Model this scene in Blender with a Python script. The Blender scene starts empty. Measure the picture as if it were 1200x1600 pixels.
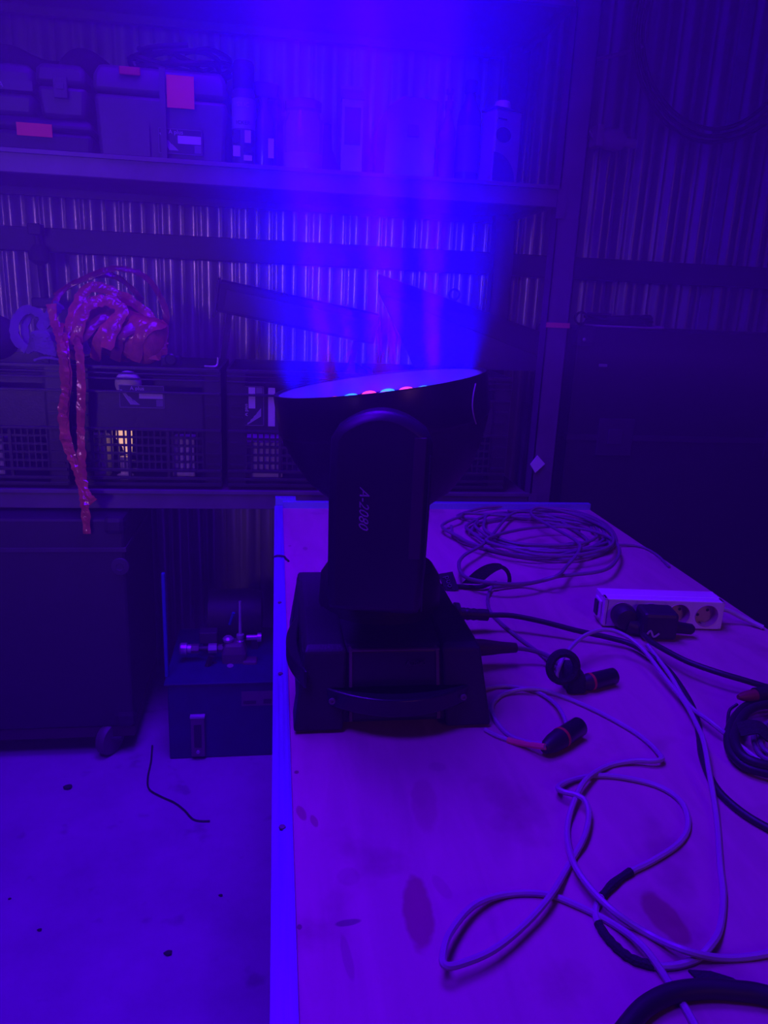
import bpy, bmesh, math, random
from mathutils import Vector, Matrix, Euler
random.seed(7)
SC = bpy.context.scene
COL = SC.collection
PI = math.pi
def rad(a): return math.radians(a)

# ------------------------------------------------------------------ camera
cam_d = bpy.data.cameras.new('camera'); cam = bpy.data.objects.new('camera', cam_d); COL.objects.link(cam)
cam_d.sensor_fit = 'VERTICAL'; cam_d.sensor_height = 36.0; cam_d.lens = 36.0 * 1180.0 / 1600.0
cam_d.clip_start = 0.02; cam_d.clip_end = 60
def set_camera(pitch, roll, yaw, loc):
    cy, sy, cp, sp = math.cos(yaw), math.sin(yaw), math.cos(pitch), math.sin(pitch)
    f = Vector((sy*cp, cy*cp, -sp)); r = Vector((cy, -sy, 0)); u = r.cross(f)
    r2 = r*math.cos(roll) + u*math.sin(roll); u2 = -r*math.sin(roll) + u*math.cos(roll)
    m = Matrix((r2, u2, -f)).transposed().to_4x4(); m.translation = Vector(loc)
    cam.matrix_world = m
set_camera(rad(15.4), rad(2.55), rad(8.5), (0, 0, 1.25))
SC.camera = cam

# ------------------------------------------------------------------ world and exposure
SC.view_settings.view_transform = 'Standard'; SC.view_settings.look = 'None'
SC.view_settings.exposure = 0.0; SC.view_settings.gamma = 1.0; SC.view_settings.use_curve_mapping = False
SC.cycles.use_denoising = True
SC.cycles.volume_bounces = 0
SC.cycles.max_bounces = 5
SC.cycles.diffuse_bounces = 3
SC.cycles.sample_clamp_indirect = 2.0
W = bpy.data.worlds.new('world'); SC.world = W; W.use_nodes = True
W.node_tree.nodes['Background'].inputs[0].default_value = (0.10, 0.0, 1.0, 1); W.node_tree.nodes['Background'].inputs[1].default_value = 0.003

# ------------------------------------------------------------------ fill lights
def area(name, loc, target, size, color, power, size_y=None, spread=180):
    d = bpy.data.lights.new(name, 'AREA'); d.energy = power; d.color = color
    d.shape = 'DISK' if size_y is None else 'RECTANGLE'; d.size = size; d.spread = rad(spread)
    if size_y: d.size_y = size_y
    o = bpy.data.objects.new(name, d); COL.objects.link(o); o.location = loc
    o.rotation_euler = (Vector(target) - Vector(loc)).to_track_quat('-Z', 'Y').to_euler()
    return o
# unseen blue lamps stand in for roof bounce; weak fills added behind the camera
area('ceiling_bounce_fill', (-0.08, 1.42, 2.78), (-0.05, 1.32, 0.0), 0.9, (0.085, 0.0, 1.0), 29, None, 105)
area('front_bounce_fill', (-0.72, 0.25, 2.78), (-0.50, 0.9, 0.0), 0.7, (0.08, 0.0, 1.0), 32, None, 120)
area('rear_fill', (-1.9, -1.6, 1.5), (-0.20, 2.4, 1.16), 0.5, (0.85, 0.34, 1.25), .75, 0.7, 30)
area('rear_fill', (1.1, -1.6, 1.9), (0.75, 1.3, 0.85), 0.5, (1.0, 0.26, 0.5), .34, 0.8, 44)  # second unseen fill, added to brighten the front of the socket strip

# ------------------------------------------------------------------ materials
MATS = {}
def mat(name, color, rough=0.6, metal=0.0, var=0.12, scale=18.0, bump=0.0, bscale=60.0, emit=None, estr=0.0, alpha=1.0, trans=0.0, stretch=None):
    if name in MATS: return MATS[name]
    m = bpy.data.materials.new(name); m.use_nodes = True; nt = m.node_tree; N = nt.nodes; L = nt.links
    b = N['Principled BSDF']; b.inputs['Roughness'].default_value = rough; b.inputs['Metallic'].default_value = metal
    tc = N.new('ShaderNodeTexCoord'); src = tc.outputs['Object']
    if stretch:
        mp = N.new('ShaderNodeMapping'); mp.inputs['Scale'].default_value = stretch; L.new(src, mp.inputs[0]); src = mp.outputs[0]
    if var > 0:
        n = N.new('ShaderNodeTexNoise'); n.inputs['Scale'].default_value = scale; n.inputs['Detail'].default_value = 4; L.new(src, n.inputs['Vector'])
        r = N.new('ShaderNodeValToRGB'); e = r.color_ramp.elements
        e[0].position = 0.3; e[1].position = 0.7
        e[0].color = tuple(c*(1-var) for c in color)+(1,); e[1].color = tuple(min(1, c*(1+var)) for c in color)+(1,)
        L.new(n.outputs['Fac'], r.inputs[0]); L.new(r.outputs[0], b.inputs['Base Color'])
    else: b.inputs['Base Color'].default_value = tuple(color)+(1,)
    if bump > 0:
        n2 = N.new('ShaderNodeTexNoise'); n2.inputs['Scale'].default_value = bscale; L.new(src, n2.inputs['Vector'])
        bp = N.new('ShaderNodeBump'); bp.inputs['Strength'].default_value = bump; bp.inputs['Distance'].default_value = 0.004
        L.new(n2.outputs['Fac'], bp.inputs['Height']); L.new(bp.outputs[0], b.inputs['Normal'])
    if emit: b.inputs['Emission Color'].default_value = tuple(emit)+(1,); b.inputs['Emission Strength'].default_value = estr
    b.inputs['Transmission Weight'].default_value = trans; b.inputs['Alpha'].default_value = alpha
    MATS[name] = m; return m

M_black = mat('black_plastic', (.022, .02, .026), .55, bump=.15, bscale=400)
M_blackgloss = mat('black_gloss', (.018, .018, .022), .28)
M_crate = mat('crate_black', (.028, .026, .03), .38, bump=.1, bscale=200)
M_rubber = mat('black_rubber', (.02, .018, .02), .5)
M_fabric = mat('black_fabric', (.02, .018, .022), .9, bump=.5, bscale=500)
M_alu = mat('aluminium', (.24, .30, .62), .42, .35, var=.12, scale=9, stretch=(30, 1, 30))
M_steel = mat('galvanised_wall', (.42, .38, .43), .28, .40, var=.15, scale=4)
M_beam = mat('dark_steel', (.045, .04, .05), .55, .0)
M_rack = mat('rack_paint', (.13, .10, .13), .42, .0, var=.18)
M_shelf = mat('shelf_board', (.16, .11, .11), .6, var=.2, scale=6)
M_grey = mat('grey_plastic', (.075, .07, .085), .5)
M_greyd = mat('grey_dark_plastic', (.06, .055, .065), .5)
M_cable = mat('grey_cable', (.42, .34, .37), .40, var=.06)
M_cabled = mat('grey_cable_aged', (.20, .16, .18), .45, var=.1)
M_white = mat('white_plastic', (.80, .72, .66), .4, var=.04)
M_whitep = mat('white_paper', (.75, .72, .70), .7, var=.05)
M_pale = mat('pale_print', (.50, .44, .48), .6, var=.05)
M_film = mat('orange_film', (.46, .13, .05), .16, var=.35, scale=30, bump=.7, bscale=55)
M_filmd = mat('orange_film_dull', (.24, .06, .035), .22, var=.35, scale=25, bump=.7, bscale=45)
M_orange = mat('orange_sticker', (.90, .16, .05), .6, var=.05)
M_red = mat('red_plastic', (.55, .05, .04), .45)
M_dred = mat('dark_red_plastic', (.22, .03, .03), .5)
M_pink = mat('salmon_tape', (.85, .22, .16), .5)
M_tank = mat('blue_tank_paint', (.012, .03, .10), .45, var=.15)
M_bluerod = mat('blue_rod', (.02, .05, .35), .35)
M_metal = mat('fitting_metal', (.55, .50, .52), .3, .5)
M_brassd = mat('dull_metal', (.20, .15, .16), .4, .3)
M_cloth = mat('pale_cloth', (.17, .16, .20), .8, bump=.3, bscale=80)
M_blackp = mat('label_black', (.02, .02, .03), .5, var=0)
M_inner = mat('reflector_wall', (.10, .09, .16), .3)
M_ledr = mat('led_red', (.4, .02, .04), .3, var=0, emit=(1.0, .045, .16), estr=1.8)
M_ledb = mat('led_blue', (.02, .05, .4), .3, var=0, emit=(.03, .30, 1.0), estr=1.8)
M_warm = mat('warm_glow', (.9, .7, .5), .6, var=.0, emit=(1.0, .52, .28), estr=.9)
M_clear = mat('clear_plastic', (.7, .7, .8), .12, var=0, trans=.85)
M_bottle = mat('bottle_plastic', (.10, .08, .13), .25)
M_tin = mat('tin_white', (.30, .28, .31), .35, .2)
M_cord = mat('pale_cord', (.5, .42, .42), .5)
M_wheel = mat('caster_wheel', (.12, .09, .10), .5)
M_stone = mat('debris', (.03, .03, .03), .9)

def nodes_floor():
    m = bpy.data.materials.new('concrete_floor'); m.use_nodes = True; nt = m.node_tree; N = nt.nodes; L = nt.links; b = N['Principled BSDF']
    tc = N.new('ShaderNodeTexCoord')
    n1 = N.new('ShaderNodeTexNoise'); n1.inputs['Scale'].default_value = 3.2; n1.inputs['Detail'].default_value = 8; n1.inputs['Roughness'].default_value = .62; L.new(tc.outputs['Object'], n1.inputs['Vector'])
    r = N.new('ShaderNodeValToRGB'); e = r.color_ramp.elements; e[0].position = .28; e[1].position = .72
    e[0].color = (.25, .24, .25, 1); e[1].color = (.42, .40, .41, 1); L.new(n1.outputs[0], r.inputs[0])
    n2 = N.new('ShaderNodeTexNoise'); n2.inputs['Scale'].default_value = 14; n2.inputs['Detail'].default_value = 3; L.new(tc.outputs['Object'], n2.inputs['Vector'])
    r2 = N.new('ShaderNodeValToRGB'); e = r2.color_ramp.elements; e[0].position = .26; e[1].position = .36; e[0].color = (.62, .62, .62, 1); e[1].color = (1, 1, 1, 1); L.new(n2.outputs[0], r2.inputs[0])
    mx = N.new('ShaderNodeMix'); mx.data_type = 'RGBA'; mx.blend_type = 'MULTIPLY'; mx.inputs[0].default_value = .8
    L.new(r.outputs[0], mx.inputs[6]); L.new(r2.outputs[0], mx.inputs[7]); L.new(mx.outputs[2], b.inputs['Base Color'])
    b.inputs['Roughness'].default_value = .75
    bp = N.new('ShaderNodeBump'); bp.inputs['Strength'].default_value = .25; bp.inputs['Distance'].default_value = .006; L.new(n1.outputs[0], bp.inputs['Height']); L.new(bp.outputs[0], b.inputs['Normal'])
    return m
def nodes_wood(stains):
    """pale plywood with grain, scuffs and oval oil stains (object coordinates = world)"""
    m = bpy.data.materials.new('plywood_top'); m.use_nodes = True; nt = m.node_tree; N = nt.nodes; L = nt.links; b = N['Principled BSDF']
    tc = N.new('ShaderNodeTexCoord'); O = tc.outputs['Object']
    mp = N.new('ShaderNodeMapping'); mp.inputs['Scale'].default_value = (9, 1.6, 4); L.new(O, mp.inputs[0])
    n1 = N.new('ShaderNodeTexNoise'); n1.inputs['Scale'].default_value = 3; n1.inputs['Detail'].default_value = 6; n1.inputs['Distortion'].default_value = 1.2; L.new(mp.outputs[0], n1.inputs['Vector'])
    r = N.new('ShaderNodeValToRGB'); e = r.color_ramp.elements; e[0].position = .25; e[1].position = .75
    e[0].color = (.45, .29, .25, 1); e[1].color = (.58, .37, .32, 1); L.new(n1.outputs[0], r.inputs[0])
    cur = r.outputs[0]
    n2 = N.new('ShaderNodeTexNoise'); n2.inputs['Scale'].default_value = 8; n2.inputs['Detail'].default_value = 6; L.new(O, n2.inputs['Vector'])
    r2 = N.new('ShaderNodeValToRGB'); e = r2.color_ramp.elements; e[0].position = .30; e[1].position = .42; e[0].color = (.72, .66, .66, 1); e[1].color = (1, 1, 1, 1); L.new(n2.outputs[0], r2.inputs[0])
    mx = N.new('ShaderNodeMix'); mx.data_type = 'RGBA'; mx.blend_type = 'MULTIPLY'; mx.inputs[0].default_value = 1
    L.new(cur, mx.inputs[6]); L.new(r2.outputs[0], mx.inputs[7]); cur = mx.outputs[2]
    nz = N.new('ShaderNodeTexNoise'); nz.inputs['Scale'].default_value = 60; L.new(O, nz.inputs['Vector'])
    for (x, y, sx, sy, rz, col, strength) in stains:
        mp = N.new('ShaderNodeMapping'); mp.vector_type = 'TEXTURE'
        mp.inputs['Location'].default_value = (x-.4115, y-.719, .021); mp.inputs['Rotation'].default_value = (0, 0, rz); mp.inputs['Scale'].default_value = (sx, sy, 1); L.new(O, mp.inputs[0])
        ln = N.new('ShaderNodeVectorMath'); ln.operation = 'LENGTH'; L.new(mp.outputs[0], ln.inputs[0])
        ad = N.new('ShaderNodeMath'); ad.operation = 'MULTIPLY_ADD'; L.new(nz.outputs[0], ad.inputs[0]); ad.inputs[1].default_value = .5; L.new(ln.outputs[1], ad.inputs[2])
        mr = N.new('ShaderNodeMapRange'); mr.inputs[1].default_value = 1.32; mr.inputs[2].default_value = 1.1; mr.inputs[3].default_value = 0; mr.inputs[4].default_value = strength; L.new(ad.outputs[0], mr.inputs[0])
        mx = N.new('ShaderNodeMix'); mx.data_type = 'RGBA'; mx.blend_type = 'MULTIPLY'; L.new(mr.outputs[0], mx.inputs[0]); L.new(cur, mx.inputs[6]); mx.inputs[7].default_value = tuple(col)+(1,); cur = mx.outputs[2]
    L.new(cur, b.inputs['Base Color']); b.inputs['Roughness'].default_value = .55
    bp = N.new('ShaderNodeBump'); bp.inputs['Strength'].default_value = .12; bp.inputs['Distance'].default_value = .002; L.new(n1.outputs[0], bp.inputs['Height']); L.new(bp.outputs[0], b.inputs['Normal'])
    return m

# ------------------------------------------------------------------ mesh helpers
class MB:
    def __init__(s): s.v = []; s.f = []
    def add(s, vs, fs):
        o = len(s.v); s.v += [tuple(v) for v in vs]; s.f += [[i+o for i in f] for f in fs]; return s
    def box(s, x0, x1, y0, y1, z0, z1, m=None):
        v = [Vector((x, y, z)) for z in (z0, z1) for y in (y0, y1) for x in (x0, x1)]
        if m is not None: v = [m @ p for p in v]
        return s.add(v, [(0, 2, 3, 1), (4, 5, 7, 6), (0, 1, 5, 4), (2, 6, 7, 3), (0, 4, 6, 2), (1, 3, 7, 5)])
    def loft(s, loops, cap=True, close=True):
        n = len(loops[0]); vs = [p for l in loops for p in l]; fs = []
        for k in range(len(loops)-1):
            for i in range(n if close else n-1):
                j = (i+1) % n; fs.append((k*n+i, k*n+j, (k+1)*n+j, (k+1)*n+i))
        if cap: fs.append(tuple(range(n-1, -1, -1))); fs.append(tuple((len(loops)-1)*n+i for i in range(n)))
        return s.add(vs, fs)
    def lathe(s, prof, origin=(0, 0, 0), axis=(0, 0, 1), n=24, cap=True):
        q = Vector(axis).normalized().to_track_quat('Z', 'Y').to_matrix(); o = Vector(origin)
        return s.loft([[o + q @ Vector((r*math.cos(2*PI*i/n), r*math.sin(2*PI*i/n), h)) for i in range(n)] for r, h in prof], cap)
    def cyl(s, a, b, r, r2=None, n=14):
        a = Vector(a); b = Vector(b); return s.lathe([(r, 0), (r if r2 is None else r2, (b-a).length)], a, b-a, n)
    def sphere(s, c, r, n=18, m=10, sc=(1, 1, 1)):
        loops = []
        for k in range(m+1):
            t = -PI/2 + PI*k/m; rr = max(1e-4, r*math.cos(t)); loops.append([Vector(c)+Vector((rr*math.cos(2*PI*i/n)*sc[0], rr*math.sin(2*PI*i/n)*sc[1], r*math.sin(t)*sc[2])) for i in range(n)])
        return s.loft(loops)
    def tube(s, pts, r, n=8, sub=6, smooth=True):
        P = catmull(pts, sub) if smooth else [Vector(p) for p in pts]
        loops = []; up = Vector((0, 0, 1)); prev = None
        for i, p in enumerate(P):
            t = (P[min(i+1, len(P)-1)] - P[max(i-1, 0)]).normalized()
            if prev is None: a = t.orthogonal().normalized()
            else: a = (prev - t*prev.dot(t)).normalized()
            prev = a; b = t.cross(a); rr = r(i/(len(P)-1)) if callable(r) else r
            loops.append([p + (a*math.cos(2*PI*k/n) + b*math.sin(2*PI*k/n))*rr for k in range(n)])
        return s.loft(loops)
    def ribbon(s, pts, w, th, normal, sub=5, jit=0.0, wf=None):
        """flat strap along pts; normal = rough facing direction of its flat side"""
        P = catmull(pts, sub); loops = []; nd = Vector(normal)
        for i, p in enumerate(P):
            t = (P[min(i+1, len(P)-1)] - P[max(i-1, 0)]).normalized(); side = t.cross(nd)
            side = side.normalized() if side.length > 1e-4 else t.orthogonal().normalized(); nn = side.cross(t).normalized()
            ww = w*(1+random.uniform(-jit, jit))*(wf(i/(len(P)-1)) if wf else 1); j = nn*random.uniform(-jit, jit)*w*.25
            cf = nn*ww*.12*random.uniform(.3, 1.6)*(1 if jit else 0)
            loops.append([p+side*ww/2+j, p+j+cf, p-side*ww/2-j, p-side*ww/2-j-nn*th, p+j-nn*th+cf, p+side*ww/2+j-nn*th])
        return s.loft(loops)
    def prism(s, poly, lo, hi, plane='xy'):
        def P(a, b, c): return Vector((a, b, c)) if plane == 'xy' else Vector((a, c, b)) if plane == 'xz' else Vector((c, a, b))
        return s.loft([[P(a, b, lo) for a, b in poly], [P(a, b, hi) for a, b in poly]])
    def xf(s, m): s.v = [tuple(m @ Vector(v)) for v in s.v]; return s
    def mesh(s, name, m, smooth=False, off=(0, 0, 0), angle=38):
        me = bpy.data.meshes.new(name); me.from_pydata([tuple(Vector(v)-Vector(off)) for v in s.v], [], s.f)
        bm = bmesh.new(); bm.from_mesh(me); bmesh.ops.recalc_face_normals(bm, faces=bm.faces); bm.to_mesh(me); bm.free()
        me.materials.append(m)
        if smooth:
            for p in me.polygons: p.use_smooth = True
            me.set_sharp_from_angle(angle=rad(angle))
        return me
def catmull(pts, sub):
    P = [Vector(p) for p in pts]; out = []
    Q = [P[0]*2-P[1]] + P + [P[-1]*2-P[-2]]
    for i in range(1, len(Q)-2):
        a, b, c, d = Q[i-1:i+3]
        for k in range(sub):
            t = k/sub; out.append(.5*((2*b) + (c-a)*t + (2*a-5*b+4*c-d)*t*t + (3*b-a-3*c+d)*t**3))
    out.append(P[-1]); return out
def wloc(o):
    p = Vector((0, 0, 0))
    while o is not None: p = p + o.location; o = o.parent
    return p
def obj(name, mb, m, parent=None, smooth=False, bevel=0.0, local=False):
    """one mesh object; vertices in world coordinates unless local=True (then in the frame of the rotated root)"""
    vs = [Vector(v) for v in mb.v]
    lo = Vector([min(v[i] for v in vs) for i in range(3)]); hi = Vector([max(v[i] for v in vs) for i in range(3)])
    org = Vector(((lo.x+hi.x)/2, (lo.y+hi.y)/2, lo.z))
    me = mb.mesh(name, m, bool(smooth), org, smooth if smooth > 1 else 38); o = bpy.data.objects.new(name, me); COL.objects.link(o)
    base = Vector((0, 0, 0))
    if parent is not None:
        o.parent = parent; p = parent
        while p is not None and not (local and p.parent is None): base = base + p.location; p = p.parent
    o.location = org - base
    if bevel > 0:
        b = o.modifiers.new('bevel', 'BEVEL'); b.width = bevel; b.segments = 2; b.limit_method = 'ANGLE'; b.angle_limit = rad(40)
    return o
def tag(o, label, cat, group=None, kind=None):
    o['label'] = label; o['category'] = cat
    if group: o['group'] = group
    if kind: o['kind'] = kind
    return o
def thing(name, label, cat, loc, rz=0.0, group=None):
    o = bpy.data.objects.new(name, None); COL.objects.link(o); o.empty_display_size = .05
    o.location = loc; o.rotation_euler = (0, 0, rz); return tag(o, label, cat, group)
def struct(o): o['kind'] = 'structure'; return o
def copy_tree(o, parent=None):
    c = o.copy(); COL.objects.link(c)
    if parent is not None: c.parent = parent
    for ch in list(o.children): copy_tree(ch, c)
    return c
def text_mb(s, size, m, depth=.0006, shear=0.0):
    """lettering as a mesh, baseline start at the origin in the xy plane, then placed by matrix m"""
    cu = bpy.data.curves.new('lettering', 'FONT'); cu.body = s; cu.size = size; cu.extrude = depth; cu.shear = shear
    cu.align_x = 'CENTER'; cu.align_y = 'CENTER'; cu.resolution_u = 2
    to = bpy.data.objects.new('lettering', cu); COL.objects.link(to); dg = bpy.context.evaluated_depsgraph_get()
    me = bpy.data.meshes.new_from_object(to.evaluated_get(dg)); mb = MB()
    mb.add([m @ v.co for v in me.vertices], [list(p.vertices) for p in me.polygons])
    COL.objects.unlink(to); bpy.data.objects.remove(to); bpy.data.curves.remove(cu); bpy.data.meshes.remove(me)
    return mb
def face_m(x, y, z, rot=0.0, rx=90):   # matrix that stands lettering up facing -Y, turned by rot in its own plane
    return Matrix.Translation((x, y, z)) @ Matrix.Rotation(rad(rx), 4, 'X') @ Matrix.Rotation(rad(rot), 4, 'Z')

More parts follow.
